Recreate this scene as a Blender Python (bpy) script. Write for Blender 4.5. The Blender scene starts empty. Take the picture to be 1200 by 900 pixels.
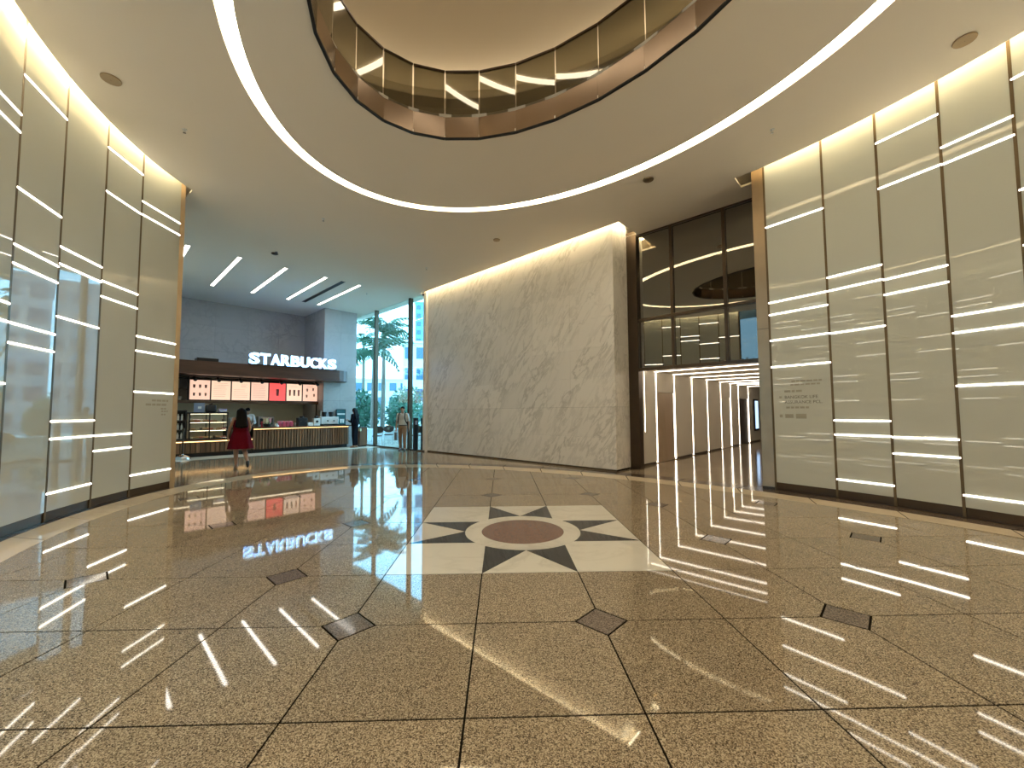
import bpy, bmesh, math, random
from mathutils import Vector, Matrix
from mathutils.geometry import tessellate_polygon

random.seed(7)
PI = math.pi
R = math.radians
Q = math.sqrt(2.0)
scene = bpy.context.scene
COL = scene.collection

# ------------------------------------------------------------------ camera
CAM_H = 1.45
PITCH, YAW, ROLL = R(3.15), R(1.5), R(0.32)
fwd = Vector((math.sin(YAW) * math.cos(PITCH), math.cos(YAW) * math.cos(PITCH), math.sin(PITCH)))
rgt = Vector((math.cos(YAW), -math.sin(YAW), 0.0))
upv = rgt.cross(fwd)
r2 = rgt * math.cos(ROLL) - upv * math.sin(ROLL)
u2 = upv * math.cos(ROLL) + rgt * math.sin(ROLL)
cam_d = bpy.data.cameras.new('camera')
cam_d.sensor_width = 36.0
cam_d.sensor_fit = 'HORIZONTAL'
cam_d.lens = 36.0 * 475.0 / 1200.0
cam_d.shift_y = 7.0 / 1200.0
cam_d.clip_start = 0.02
cam_d.clip_end = 400
cam = bpy.data.objects.new('camera', cam_d)
COL.objects.link(cam)
cam.matrix_world = Matrix(((r2.x, u2.x, -fwd.x, 0), (r2.y, u2.y, -fwd.y, 0), (r2.z, u2.z, -fwd.z, CAM_H), (0, 0, 0, 1)))
scene.camera = cam

# ------------------------------------------------------------------ world, exposure
world = bpy.data.worlds.new('world')
scene.world = world
world.use_nodes = True
bg = world.node_tree.nodes['Background']
bg.inputs['Color'].default_value = (0.42, 0.72, 1.0, 1)
bg.inputs['Strength'].default_value = 3.8
scene.view_settings.view_transform = 'Standard'
scene.view_settings.look = 'None'
scene.view_settings.gamma = 1.0
scene.view_settings.use_curve_mapping = False
scene.view_settings.exposure = 1.02
scene.cycles.use_denoising = True
scene.cycles.max_bounces = 10
scene.cycles.diffuse_bounces = 6
scene.cycles.sample_clamp_indirect = 6.0
scene.cycles.caustics_reflective = False
scene.cycles.caustics_refractive = False

E_COVE = 19.0      # LED rope in the ceiling coves
E_STRIP = 4.6     # LED lines in the wall panels
E_RING = 8.0       # big elliptical cove
E_LIN = 4.5        # linear ceiling lights

# ------------------------------------------------------------------ helpers
def W(s, t):
    """hall grid (45 degrees to the tiles) -> world xy"""
    return ((s + t) / Q, (t - s) / Q)

RZ45 = -PI / 4     # local x = s axis, local y = t axis

class MB:
    def __init__(self):
        self.v = []; self.f = []
    def add(self, vs, fs):
        o = len(self.v); self.v += [tuple(p) for p in vs]; self.f += [tuple(i + o for i in f) for f in fs]
        return self
    def box(self, x0, x1, y0, y1, z0, z1):
        return self.add([(x0, y0, z0), (x1, y0, z0), (x1, y1, z0), (x0, y1, z0), (x0, y0, z1), (x1, y0, z1), (x1, y1, z1), (x0, y1, z1)],
                        [(3, 2, 1, 0), (4, 5, 6, 7), (0, 1, 5, 4), (1, 2, 6, 5), (2, 3, 7, 6), (3, 0, 4, 7)])
    def prism(self, poly, z0, z1):
        n = len(poly)
        vs = [(p[0], p[1], z0) for p in poly] + [(p[0], p[1], z1) for p in poly]
        fs = [tuple(range(n - 1, -1, -1)), tuple(range(n, 2 * n))]
        for i in range(n):
            j = (i + 1) % n; fs.append((i, j, n + j, n + i))
        return self.add(vs, fs)
    def frustum(self, p0, p1, r0, r1, n=12, cap=True):
        p0 = Vector(p0); p1 = Vector(p1); d = (p1 - p0)
        d = d.normalized() if d.length > 1e-9 else Vector((0, 0, 1))
        a = Vector((0, 0, 1)) if abs(d.z) < .9 else Vector((1, 0, 0))
        u = d.cross(a).normalized(); w = d.cross(u)
        vs = []
        for p, r in ((p0, r0), (p1, r1)):
            for k in range(n):
                c = 2 * PI * k / n
                vs.append(p + u * (r * math.cos(c)) - w * (r * math.sin(c)))
        fs = [(k, (k + 1) % n, n + (k + 1) % n, n + k) for k in range(n)]
        if cap:
            fs += [tuple(range(n - 1, -1, -1)), tuple(range(n, 2 * n))]
        return self.add(vs, fs)
    def tube(self, pts, r, n=8):
        for a, b in zip(pts[:-1], pts[1:]):
            self.frustum(a, b, r, r, n)
        return self
    def lathe(self, prof, n=20, c=(0, 0, 0)):
        vs = []; m = len(prof)
        for r, z in prof:
            for k in range(n):
                a = 2 * PI * k / n
                vs.append((c[0] + r * math.cos(a), c[1] + r * math.sin(a), c[2] + z))
        fs = []
        for i in range(m - 1):
            for k in range(n):
                k2 = (k + 1) % n
                fs.append((i * n + k, i * n + k2, (i + 1) * n + k2, (i + 1) * n + k))
        fs.append(tuple(range(n - 1, -1, -1))); fs.append(tuple((m - 1) * n + k for k in range(n)))
        return self.add(vs, fs)
    def ell(self, c, r, n=14, m=9, rot=None):
        vs = []; fs = []
        if isinstance(r, (int, float)): r = (r, r, r)
        c = Vector(c)
        def P(x, y, z):
            v = Vector((x * r[0], y * r[1], z * r[2]))
            if rot: v = rot @ v
            return c + v
        vs.append(P(0, 0, -1))
        for i in range(1, m):
            ph = -PI / 2 + PI * i / m
            for k in range(n):
                a = 2 * PI * k / n
                vs.append(P(math.cos(ph) * math.cos(a), math.cos(ph) * math.sin(a), math.sin(ph)))
        vs.append(P(0, 0, 1))
        for k in range(n): fs.append((0, 1 + (k + 1) % n, 1 + k))
        for i in range(m - 2):
            for k in range(n):
                a = 1 + i * n + k; b = 1 + i * n + (k + 1) % n
                fs.append((a, b, b + n, a + n))
        L = len(vs) - 1; o = 1 + (m - 2) * n
        for k in range(n): fs.append((L, o + k, o + (k + 1) % n))
        return self.add(vs, fs)
    def cap(self, p0, p1, r0, r1):
        """tapered capsule, unioned later by a remesh"""
        self.frustum(p0, p1, r0, r1, 12); self.ell(p0, r0, 12, 8); self.ell(p1, r1, 12, 8)
        return self
    def mesh(self, name):
        me = bpy.data.meshes.new(name)
        me.from_pydata(self.v, [], self.f); me.update()
        return me
    def build(self, name, mat, parent=None, smooth=False, **kw):
        return obj(name, self.mesh(name), mat, parent, smooth, **kw)

def obj(name, me, mat, parent=None, smooth=False, loc=None, rz=None, label=None, cat=None, group=None, kind=None):
    o = bpy.data.objects.new(name, me)
    if me is not None and mat is not None and len(me.materials) == 0:
        me.materials.append(M[mat] if isinstance(mat, str) else mat)
    if smooth and me is not None:
        me.polygons.foreach_set('use_smooth', [True] * len(me.polygons))
        try: me.set_sharp_from_angle(angle=R(38))
        except Exception: pass
    COL.objects.link(o)
    if parent: o.parent = parent
    if loc is not None: o.location = loc
    if rz is not None: o.rotation_euler = (0, 0, rz)
    tag(o, label, cat, group, kind)
    return o

def tag(o, label=None, cat=None, group=None, kind=None):
    if label: o['label'] = label
    if cat: o['category'] = cat
    if group: o['group'] = group
    if kind: o['kind'] = kind
    return o

def thing(name, label=None, cat=None, loc=(0, 0, 0), rz=0.0, group=None, kind=None):
    return obj(name, None, None, None, False, loc, rz, label, cat, group, kind)

def at(s, t, z=0.0):
    x, y = W(s, t); return (x, y, z)

def bevel(mb, w=0.01, seg=2):
    bm = bmesh.new()
    me = mb.mesh('tmp'); bm.from_mesh(me); bpy.data.meshes.remove(me)
    bmesh.ops.recalc_face_normals(bm, faces=bm.faces)
    bmesh.ops.bevel(bm, geom=[e for e in bm.edges if e.calc_face_angle(0) > .5], offset=w, segments=seg, affect='EDGES', profile=.6)
    me = bpy.data.meshes.new('part'); bm.to_mesh(me); bm.free()
    return me

def poly_with_holes(mb, loops, z0, z1):
    """flat slab from an outer loop and hole loops"""
    tris = tessellate_polygon([[Vector((p[0], p[1], 0)) for p in l] for l in loops])
    flat = [p for l in loops for p in l]
    n = len(flat)
    vs = [(p[0], p[1], z0) for p in flat] + [(p[0], p[1], z1) for p in flat]
    fs = []
    for a, b, c in tris:
        A, B, C = flat[a], flat[b], flat[c]
        if (B[0] - A[0]) * (C[1] - A[1]) - (B[1] - A[1]) * (C[0] - A[0]) < 0: b, c = c, b
        fs.append((n + a, n + b, n + c)); fs.append((c, b, a))
    o = 0
    for l in loops:
        m = len(l)
        for i in range(m):
            j = (i + 1) % m; fs.append((o + i, o + j, n + o + j, n + o + i))
        o += m
    return mb.add(vs, fs)

def ellipse(c, a, b, n, a0=0.0, a1=2 * PI, closed=True):
    k = n if closed else n - 1
    return [(c[0] + a * math.cos(a0 + (a1 - a0) * i / k), c[1] + b * math.sin(a0 + (a1 - a0) * i / k)) for i in range(n)]

def remeshed(mb, voxel, smooth=4):
    me = mb.mesh('raw'); o = bpy.data.objects.new('raw', me); COL.objects.link(o)
    m = o.modifiers.new('r', 'REMESH'); m.mode = 'VOXEL'; m.voxel_size = voxel
    if smooth:
        s = o.modifiers.new('s', 'SMOOTH'); s.factor = .5; s.iterations = smooth
    dg = bpy.context.evaluated_depsgraph_get(); dg.update()
    out = bpy.data.meshes.new_from_object(o.evaluated_get(dg))
    bpy.data.objects.remove(o); bpy.data.meshes.remove(me)
    return out

# ------------------------------------------------------------------ materials
M = {}
def nodes(name):
    m = bpy.data.materials.new(name); m.use_nodes = True; M[name] = m
    nt = m.node_tree
    return m, nt, nt.nodes['Principled BSDF']

def mat(name, col, rough=.5, metal=0., spec=.5, emit=None, es=1., bump=None, var=None, coat=0.):
    m, nt, p = nodes(name)
    p.inputs['Base Color'].default_value = (*col, 1)
    p.inputs['Roughness'].default_value = rough
    p.inputs['Metallic'].default_value = metal
    p.inputs['Specular IOR Level'].default_value = spec
    if coat: p.inputs['Coat Weight'].default_value = coat; p.inputs['Coat Roughness'].default_value = .05
    if emit:
        p.inputs['Emission Color'].default_value = (*emit, 1); p.inputs['Emission Strength'].default_value = es
    if var or bump:
        sc = (var or bump)[0]
        geo = nt.nodes.new('ShaderNodeNewGeometry')
        nz = nt.nodes.new('ShaderNodeTexNoise'); nz.inputs['Scale'].default_value = sc; nz.inputs['Detail'].default_value = 6
        nt.links.new(geo.outputs['Position'], nz.inputs['Vector'])
        if var:
            mx = nt.nodes.new('ShaderNodeMix'); mx.data_type = 'RGBA'
            k = var[1]
            mx.inputs[6].default_value = (*[c * (1 - k) for c in col], 1); mx.inputs[7].default_value = (*[min(1, c * (1 + k)) for c in col], 1)
            nt.links.new(nz.outputs['Fac'], mx.inputs[0]); nt.links.new(mx.outputs[2], p.inputs['Base Color'])
        if bump:
            bp = nt.nodes.new('ShaderNodeBump'); bp.inputs['Strength'].default_value = bump[1]; bp.inputs['Distance'].default_value = .01
            nt.links.new(nz.outputs['Fac'], bp.inputs['Height']); nt.links.new(bp.outputs['Normal'], p.inputs['Normal'])
    return m

def mat_granite(name, dark, mid, light, rough, scale=170., jitter=.06):
    m, nt, p = nodes(name)
    geo = nt.nodes.new('ShaderNodeNewGeometry'); oi = nt.nodes.new('ShaderNodeObjectInfo')
    vo = nt.nodes.new('ShaderNodeTexVoronoi'); vo.inputs['Scale'].default_value = scale
    nz = nt.nodes.new('ShaderNodeTexNoise'); nz.inputs['Scale'].default_value = scale * .75; nz.inputs['Detail'].default_value = 3
    big = nt.nodes.new('ShaderNodeTexNoise'); big.inputs['Scale'].default_value = 3.0
    for t in (vo, nz, big): nt.links.new(geo.outputs['Position'], t.inputs['Vector'])
    sep = nt.nodes.new('ShaderNodeSeparateColor'); nt.links.new(vo.outputs['Color'], sep.inputs[0])
    ad = nt.nodes.new('ShaderNodeMath'); ad.operation = 'ADD'
    mu = nt.nodes.new('ShaderNodeMath'); mu.operation = 'MULTIPLY'; mu.inputs[1].default_value = .5
    nt.links.new(sep.outputs[0], mu.inputs[0]); nt.links.new(mu.outputs[0], ad.inputs[0])
    m2 = nt.nodes.new('ShaderNodeMath'); m2.operation = 'MULTIPLY'; m2.inputs[1].default_value = .55
    nt.links.new(nz.outputs['Fac'], m2.inputs[0]); nt.links.new(m2.outputs[0], ad.inputs[1])
    cr = nt.nodes.new('ShaderNodeValToRGB'); nt.links.new(ad.outputs[0], cr.inputs[0])
    e = cr.color_ramp.elements
    e[0].position = .28; e[0].color = (*dark, 1); e[1].position = .78; e[1].color = (*light, 1)
    k = e.new(.5); k.color = (*mid, 1)
    hs = nt.nodes.new('ShaderNodeHueSaturation')
    mr = nt.nodes.new('ShaderNodeMapRange'); mr.inputs[3].default_value = 1 - jitter; mr.inputs[4].default_value = 1 + jitter
    nt.links.new(oi.outputs['Random'], mr.inputs[0])
    mb = nt.nodes.new('ShaderNodeMapRange'); mb.inputs[3].default_value = .9; mb.inputs[4].default_value = 1.1
    nt.links.new(big.outputs['Fac'], mb.inputs[0])
    mm = nt.nodes.new('ShaderNodeMath'); mm.operation = 'MULTIPLY'; nt.links.new(mr.outputs[0], mm.inputs[0]); nt.links.new(mb.outputs[0], mm.inputs[1])
    nt.links.new(mm.outputs[0], hs.inputs['Value']); nt.links.new(cr.outputs[0], hs.inputs['Color'])
    nt.links.new(hs.outputs[0], p.inputs['Base Color'])
    p.inputs['Roughness'].default_value = rough
    p.inputs['Specular IOR Level'].default_value = .6
    return m

def mat_marble(name, base, vein, scale, rough, amount=.5, stretch=(1, 1, 1)):
    m, nt, p = nodes(name)
    tc = nt.nodes.new('ShaderNodeNewGeometry'); oi = nt.nodes.new('ShaderNodeObjectInfo')
    ma = nt.nodes.new('ShaderNodeMapping'); ma.inputs['Rotation'].default_value = (0, 0, R(45))
    mb_ = nt.nodes.new('ShaderNodeMapping'); mb_.inputs['Rotation'].default_value = (0, R(-35), 0)
    mp = nt.nodes.new('ShaderNodeMapping'); mp.inputs['Scale'].default_value = stretch
    nt.links.new(tc.outputs['Position'], ma.inputs[0]); nt.links.new(ma.outputs[0], mb_.inputs[0]); nt.links.new(mb_.outputs[0], mp.inputs[0])
    n1 = nt.nodes.new('ShaderNodeTexNoise'); n1.inputs['Scale'].default_value = scale; n1.inputs['Detail'].default_value = 8; n1.inputs['Roughness'].default_value = .62; n1.inputs['Distortion'].default_value = .5
    n2 = nt.nodes.new('ShaderNodeTexNoise'); n2.inputs['Scale'].default_value = scale * .35; n2.inputs['Detail'].default_value = 4
    nt.links.new(mp.outputs[0], n1.inputs['Vector']); nt.links.new(mp.outputs[0], n2.inputs['Vector'])
    cr = nt.nodes.new('ShaderNodeValToRGB'); e = cr.color_ramp.elements
    e[0].position = .44; e[0].color = (0, 0, 0, 1); e[1].position = .57; e[1].color = (0, 0, 0, 1)
    k = e.new(.505); k.color = (1, 1, 1, 1)
    nt.links.new(n1.outputs['Fac'], cr.inputs[0])
    cl = nt.nodes.new('ShaderNodeMapRange'); cl.inputs[1].default_value = .35; cl.inputs[2].default_value = .65; cl.inputs[3].default_value = 0; cl.inputs[4].default_value = amount
    nt.links.new(n2.outputs['Fac'], cl.inputs[0])
    mu = nt.nodes.new('ShaderNodeMath'); mu.operation = 'MULTIPLY'; nt.links.new(cr.outputs[0], mu.inputs[0]); nt.links.new(cl.outputs[0], mu.inputs[1])
    mx = nt.nodes.new('ShaderNodeMix'); mx.data_type = 'RGBA'; mx.inputs[6].default_value = (*base, 1); mx.inputs[7].default_value = (*vein, 1)
    nt.links.new(mu.outputs[0], mx.inputs[0])
    hs = nt.nodes.new('ShaderNodeHueSaturation'); mr = nt.nodes.new('ShaderNodeMapRange'); mr.inputs[3].default_value = .95; mr.inputs[4].default_value = 1.04
    nt.links.new(oi.outputs['Random'], mr.inputs[0]); nt.links.new(mr.outputs[0], hs.inputs['Value']); nt.links.new(mx.outputs[2], hs.inputs['Color'])
    nt.links.new(hs.outputs[0], p.inputs['Base Color'])
    p.inputs['Roughness'].default_value = rough
    return m

def mat_wood(name, c0, c1, scale=6., rough=.4, axis=(1, 1, .12)):
    m, nt, p = nodes(name)
    geo = nt.nodes.new('ShaderNodeNewGeometry'); oi = nt.nodes.new('ShaderNodeObjectInfo')
    mp = nt.nodes.new('ShaderNodeMapping'); mp.inputs['Scale'].default_value = axis
    nt.links.new(geo.outputs['Position'], mp.inputs[0])
    nz = nt.nodes.new('ShaderNodeTexNoise'); nz.inputs['Scale'].default_value = scale; nz.inputs['Detail'].default_value = 5; nz.inputs['Distortion'].default_value = .6
    nt.links.new(mp.outputs[0], nz.inputs['Vector'])
    ad = nt.nodes.new('ShaderNodeMath'); ad.operation = 'MULTIPLY_ADD'; ad.inputs[1].default_value = .35; nt.links.new(oi.outputs['Random'], ad.inputs[0]); nt.links.new(nz.outputs['Fac'], ad.inputs[2])
    cr = nt.nodes.new('ShaderNodeValToRGB'); e = cr.color_ramp.elements
    e[0].position = .35; e[0].color = (*c0, 1); e[1].position = .95; e[1].color = (*c1, 1)
    nt.links.new(ad.outputs[0], cr.inputs[0]); nt.links.new(cr.outputs[0], p.inputs['Base Color'])
    p.inputs['Roughness'].default_value = rough
    return m

def mat_glass(name, tint, refl_tint=(1, 1, 1), refl=.1, edge=.9, rough=0.0):
    """thin architectural glass: tinted see-through plus Fresnel mirror"""
    m = bpy.data.materials.new(name); m.use_nodes = True; M[name] = m
    nt = m.node_tree; nt.nodes.clear()
    out = nt.nodes.new('ShaderNodeOutputMaterial')
    tr = nt.nodes.new('ShaderNodeBsdfTransparent'); tr.inputs[0].default_value = (*tint, 1)
    gl = nt.nodes.new('ShaderNodeBsdfGlossy'); gl.inputs['Color'].default_value = (*refl_tint, 1); gl.inputs['Roughness'].default_value = rough
    fr = nt.nodes.new('ShaderNodeLayerWeight'); fr.inputs[0].default_value = .5
    pw = nt.nodes.new('ShaderNodeMath'); pw.operation = 'POWER'; pw.inputs[1].default_value = 4.0
    mr = nt.nodes.new('ShaderNodeMapRange'); mr.inputs[3].default_value = refl; mr.inputs[4].default_value = edge
    mx = nt.nodes.new('ShaderNodeMixShader')
    nt.links.new(fr.outputs['Facing'], pw.inputs[0]); nt.links.new(pw.outputs[0], mr.inputs[0]); nt.links.new(mr.outputs[0], mx.inputs[0])
    nt.links.new(tr.outputs[0], mx.inputs[1]); nt.links.new(gl.outputs[0], mx.inputs[2]); nt.links.new(mx.outputs[0], out.inputs[0])
    return m

mat_granite('granite', (.058, .041, .027), (.275, .205, .13), (.59, .48, .34), .035, 210.)
mat_granite('granite_far', (.12, .085, .052), (.30, .225, .145), (.50, .40, .28), .10, 120.)
mat_granite('granite_inset', (.07, .052, .042), (.16, .12, .095), (.27, .21, .17), .08)
mat_granite('granite_red', (.09, .042, .03), (.20, .10, .072), (.30, .17, .125), .03)
mat_granite('granite_black', (.006, .006, .007), (.014, .013, .014), (.04, .036, .036), .03)
mat_granite('granite_band', (.04, .026, .02), (.085, .058, .042), (.15, .105, .075), .14)
mat_marble('stone_pale', (.66, .58, .46), (.45, .38, .29), 3., .3, .4)
mat_marble('marble_inlay', (.70, .65, .56), (.46, .41, .34), 1.6, .03, .4)
mat_marble('marble_ring', (.62, .51, .37), (.45, .36, .25), 3., .04, .4)
mat_marble('marble_wall', (.74, .70, .645), (.42, .39, .35), 5.0, .32, .75, (1.0, 1.0, .30))
mat_marble('stone_grey', (.42, .40, .385), (.26, .25, .245), 2.0, .45, .6)
mat('grout', (.012, .009, .006), .9, spec=.0)
mat('ceiling', (.84, .77, .66), .85, var=(.6, .03))
mat('white_paint', (.72, .67, .57), .7, var=(1.2, .03))
mat('panel', (.52, .535, .49), .012, spec=.65, var=(.25, .02))
mat('bronze', (.42, .32, .21), .38, 1., var=(3, .18))
mat('fin_bronze', (.16, .115, .065), .35, .7, var=(4, .15))
mat('dark_bronze', (.085, .06, .04), .3, .8, var=(4, .15))
mat('black_metal', (.02, .02, .021), .4, .6, var=(9, .2))
mat('steel', (.62, .61, .6), .22, 1., var=(8, .08))
mat('white_metal', (.72, .72, .70), .35, var=(6, .05))
mat('led_cove', (1, .9, .7), .5, emit=(1.0, .86, .56), es=E_COVE)
mat('led_ring', (1, .92, .75), .5, emit=(1.0, .87, .63), es=E_RING)
mat('led_line', (1, .95, .85), .5, emit=(1.0, .91, .76), es=E_STRIP)
mat('led_passage', (1, .95, .85), .5, emit=(1.0, .88, .72), es=3.0)
mat('led_upper', (1, .95, .85), .5, emit=(1.0, .88, .70), es=3.6)
mat('led_added_uplight', (1, .95, .85), .5, emit=(1.0, .86, .64), es=3.2)  # glow of the uplight added around the atrium drum
mat('fascia_bronze', (.34, .26, .19), .2, 1., var=(2.5, .2))
mat('led_case', (1, .9, .7), .5, emit=(1.0, .82, .56), es=2.6)
mat('led_linear', (1, .97, .92), .5, emit=(1.0, .93, .82), es=E_LIN)
mat('led_warm', (1, .8, .5), .5, emit=(1.0, .58, .22), es=2.2)
mat('sign_light', (.9, .97, 1), .5, emit=(.50, .82, 1.0), es=.95)
mat('sign_side', (.5, .7, .9), .5, emit=(.2, .45, 1.0), es=5)
mat_glass('glass_window', (.80, .98, 1.0), (1, 1, 1), .03, .9)
mat_glass('glass_entrance', (.40, .44, .45), (1, 1, 1), .05, .9)
mat_glass('glass_dark', (.16, .15, .13), (.80, .77, .70), .32, .95)
mat_glass('glass_rail', (.42, .40, .33), (.9, .88, .82), .14, .95)
mat_glass('glass_case', (.93, .95, .93), (1, 1, 1), .06, .9)
mat_wood('wood_slat', (.095, .042, .018), (.27, .135, .065))
mat_wood('wood_top', (.07, .032, .02), (.17, .085, .05), 5, .25, (.3, .3, 1))
mat_wood('wood_canopy', (.045, .016, .009), (.11, .045, .025), 4, .4, (.25, .25, 2))
mat_wood('door_wood', (.42, .31, .20), (.55, .42, .29), 3, .35)
mat('cream_panel', (.72, .62, .42), .5, var=(6, .1))
mat('sage_tile', (.55, .57, .44), .3, var=(3, .12))
mat('fabric_dark', (.012, .011, .014), .8, var=(40, .3))

# ------------------------------------------------------------------ the setting: dimensions (s,t hall grid)
ZC = 6.0
WC, WA, WB_ = (-3.516, 3.766), 7.907, 5.163          # panel wall ellipse
def wall_pt(deg, off=0.0):
    a = R(deg)
    p = Vector((WC[0] + WA * math.cos(a), WC[1] + WB_ * math.sin(a)))
    n = Vector((math.cos(a) / WA, math.sin(a) / WB_)).normalized()
    return p + n * off
def wall_step(deg, dist, sgn):
    p = wall_pt(deg); a = deg
    while (wall_pt(a) - p).length < dist: a += sgn * .02
    return a

# ---- floor: grout bed, granite tiles, insets, cream ring
fl = MB(); fl.box(-20.4, 7.0, -4.5, 25.0, -.30, -.003)
floor = fl.build('floor', 'grout', rz=RZ45, kind='structure')
TX0, TY0, TS = -1.05, 2.013, .8685
RO_C, RO_A, RO_B = (-3.38, 3.61), 8.0, 4.93
RI_C, RI_A, RI_B = (-3.12, 3.54), 7.62, 4.52
def clip_convex(poly, clipper):
    out = poly
    m = len(clipper)
    for i in range(m):
        a = clipper[i]; b = clipper[(i + 1) % m]
        inp = out; out = []
        if not inp: return []
        def side(p): return (b[0] - a[0]) * (p[1] - a[1]) - (b[1] - a[1]) * (p[0] - a[0])
        for k in range(len(inp)):
            p, q = inp[k - 1], inp[k]
            sp, sq = side(p), side(q)
            if (sp >= 0) != (sq >= 0):
                f = sp / (sp - sq); out.append((p[0] + (q[0] - p[0]) * f, p[1] + (q[1] - p[1]) * f))
            if sq >= 0: out.append(q)
    return out
ring_in = [W(*p) for p in ellipse(RI_C, RI_A - .006, RI_B - .006, 120)]
ar = sum(ring_in[i - 1][0] * ring_in[i][1] - ring_in[i][0] * ring_in[i - 1][1] for i in range(120))
if ar < 0: ring_in.reverse()
insets = {(0, 1), (2, 1), (4, 1), (6, 1), (4, 3), (6, 3), (6, 5), (4, 5), (1, 6), (3, 6), (1, 8), (3, 8), (-1, 4), (-3, 4), (-1, 2), (-3, 2), (-1, 6), (-3, 6), (-1, 8), (-3, 8), (-5, 6), (-5, 8)}
DH = .175
tile_cache = {}
G = .0055
for i in range(-9, 9):
    for j in range(-5, 12):
        if 0 <= i <= 2 and 2 <= j <= 4: continue
        cx, cy = TX0 + (i + .5) * TS, TY0 + (j + .5) * TS
        h = TS / 2
        cut = [(i, j) in insets, (i + 1, j) in insets, (i + 1, j + 1) in insets, (i, j + 1) in insets]
        pl = []
        g = h - G; k = DH + G
        cs = [(-g, -g), (g, -g), (g, g), (-g, g)]
        for c in range(4):
            x, y = cs[c]
            if cut[c]:
                sx, sy = (1 if x < 0 else -1), (1 if y < 0 else -1)
                p1, p2 = (x, y + sy * k), (x + sx * k, y)
                pl += [p1, p2] if c in (0, 2) else [p2, p1]
            else: pl.append((x, y))
        wp = [(cx + p[0], cy + p[1]) for p in pl]
        cl = clip_convex(wp, ring_in)
        if len(cl) < 3: continue
        area = abs(sum(cl[n - 1][0] * cl[n][1] - cl[n][0] * cl[n - 1][1] for n in range(len(cl)))) / 2
        if area < .01: continue
        full = abs(area - abs(sum(wp[n - 1][0] * wp[n][1] - wp[n][0] * wp[n - 1][1] for n in range(len(wp)))) / 2) < 1e-6
        key = tuple(cut) if full else (i, j)
        if key not in tile_cache:
            loc = [(p[0] - cx, p[1] - cy) for p in cl]
            me = MB().prism(loc, -.02, 0).mesh('floor_tile'); me.materials.append(M['granite']); tile_cache[key] = me
        o = obj('floor_tile', tile_cache[key], None, floor)
        o.matrix_parent_inverse = Matrix.Rotation(-RZ45, 4, 'Z'); o.location = (cx, cy, 0)
dm = MB().prism([(DH - .004, 0), (0, DH - .004), (-DH + .004, 0), (0, -DH + .004)], -.02, 0.0).mesh('inset_tile'); dm.materials.append(M['granite_inset'])
for i, j in sorted(insets):
    x, y = TX0 + i * TS, TY0 + j * TS
    p = clip_convex([(x + DH, y), (x, y + DH), (x - DH, y), (x, y - DH)], ring_in)
    if len(p) != 4: continue
    o = obj('inset_tile', dm, None, floor); o.matrix_parent_inverse = Matrix.Rotation(-RZ45, 4, 'Z'); o.location = (x, y, 0)
def ring_piece(name, cin, ain, bin_, co, ao, bo, a0, a1, m, g=.0012):
    n = 5
    pl = ellipse(co, ao, bo, n, a0 + g, a1 - g, False) + list(reversed(ellipse(cin, ain, bin_, n, a0 + g, a1 - g, False)))
    return MB().prism(pl, -.02, 0).build(name, m, floor)
NR = 44
for k in range(NR):
    ring_piece('border_stone', RI_C, RI_A, RI_B, RO_C, RO_A, RO_B, 2 * PI * k / NR, 2 * PI * (k + 1) / NR, 'marble_ring')
RD_A, RD_B = RO_A + .42, RO_B + .42
for k in range(NR):
    ring_piece('dark_border_stone', RO_C, RO_A + .006, RO_B + .006, RO_C, RD_A, RD_B, 2 * PI * k / NR, 2 * PI * (k + 1) / NR, 'granite_band')
pv = MB()
poly_with_holes(pv, [[(-20.4, -4.5), (7.0, -4.5), (7.0, 25.0), (-20.4, 25.0)], ellipse(RO_C, RD_A + .004, RD_B + .004, 96)], -.02, -.0002)
pv.build('outer_paving', 'granite_far', floor)
# pale border strip in front of the coffee counter
for k in range(9):
    t0 = 1.4 + k * .83
    MB().box(-17.2, -16.1, t0 + .003, t0 + .827, -.01, .0015).build('pale_strip_stone', 'stone_pale', floor)

# ---- compass mosaic set in the floor
MX, MY = TX0 + 1.5 * TS, TY0 + 3.5 * TS
mos = thing('floor_mosaic', 'square floor mosaic with black eight-pointed star around a red-brown granite disc', 'mosaic', (MX, MY, 0))
RC, RD = .70, .497
u = TS / 2; U = 1.5 * TS - .004
def arc(a0, a1, r, n=10):
    return [(r * math.cos(a0 + (a1 - a0) * k / n), r * math.sin(a0 + (a1 - a0) * k / n)) for k in range(n + 1)]
b = math.sqrt((RC + .003) ** 2 - u * u); ga = math.atan2(b, u)
for k in range(4):
    rot = Matrix.Rotation(k * PI / 2, 2)
    def rp(pl): return [tuple(rot @ Vector(p)) for p in pl]
    g = .002
    MB().prism(rp([(u - g, U)] + arc(PI / 2 - .004, ga + .004, RC + .003)), -.02, 0).build('star_ray', 'granite_black', mos)
    MB().prism(rp(list(reversed([(-u + g, U)] + arc(PI / 2 + .004, PI - ga - .004, RC + .003)))), -.02, 0).build('star_ray', 'granite_black', mos)
    MB().prism(rp([(-u + 2 * g, U), (0, RC + .008), (u - 2 * g, U)][::-1]), -.02, 0).build('marble_wedge', 'marble_inlay', mos)
    MB().prism(rp([(u + g, U), ] + arc(ga - .003, PI / 2 - ga + .003, RC + .003, 6) + [(U, u + g), (U, U)]), -.02, 0).build('marble_corner', 'marble_inlay', mos)
for k in range(4):
    a0 = k * PI / 2 + PI / 4
    MB().prism(arc(a0 + .002, a0 + PI / 2 - .002, RC, 16) + arc(a0 + PI / 2 - .003, a0 + .003, RD + .003, 16), -.02, 0).build('marble_ring_piece', 'marble_inlay', mos)
MB().prism(arc(0, 2 * PI * 47 / 48, RD, 47), -.02, 0).build('centre_disc', 'granite_red', mos)

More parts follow.
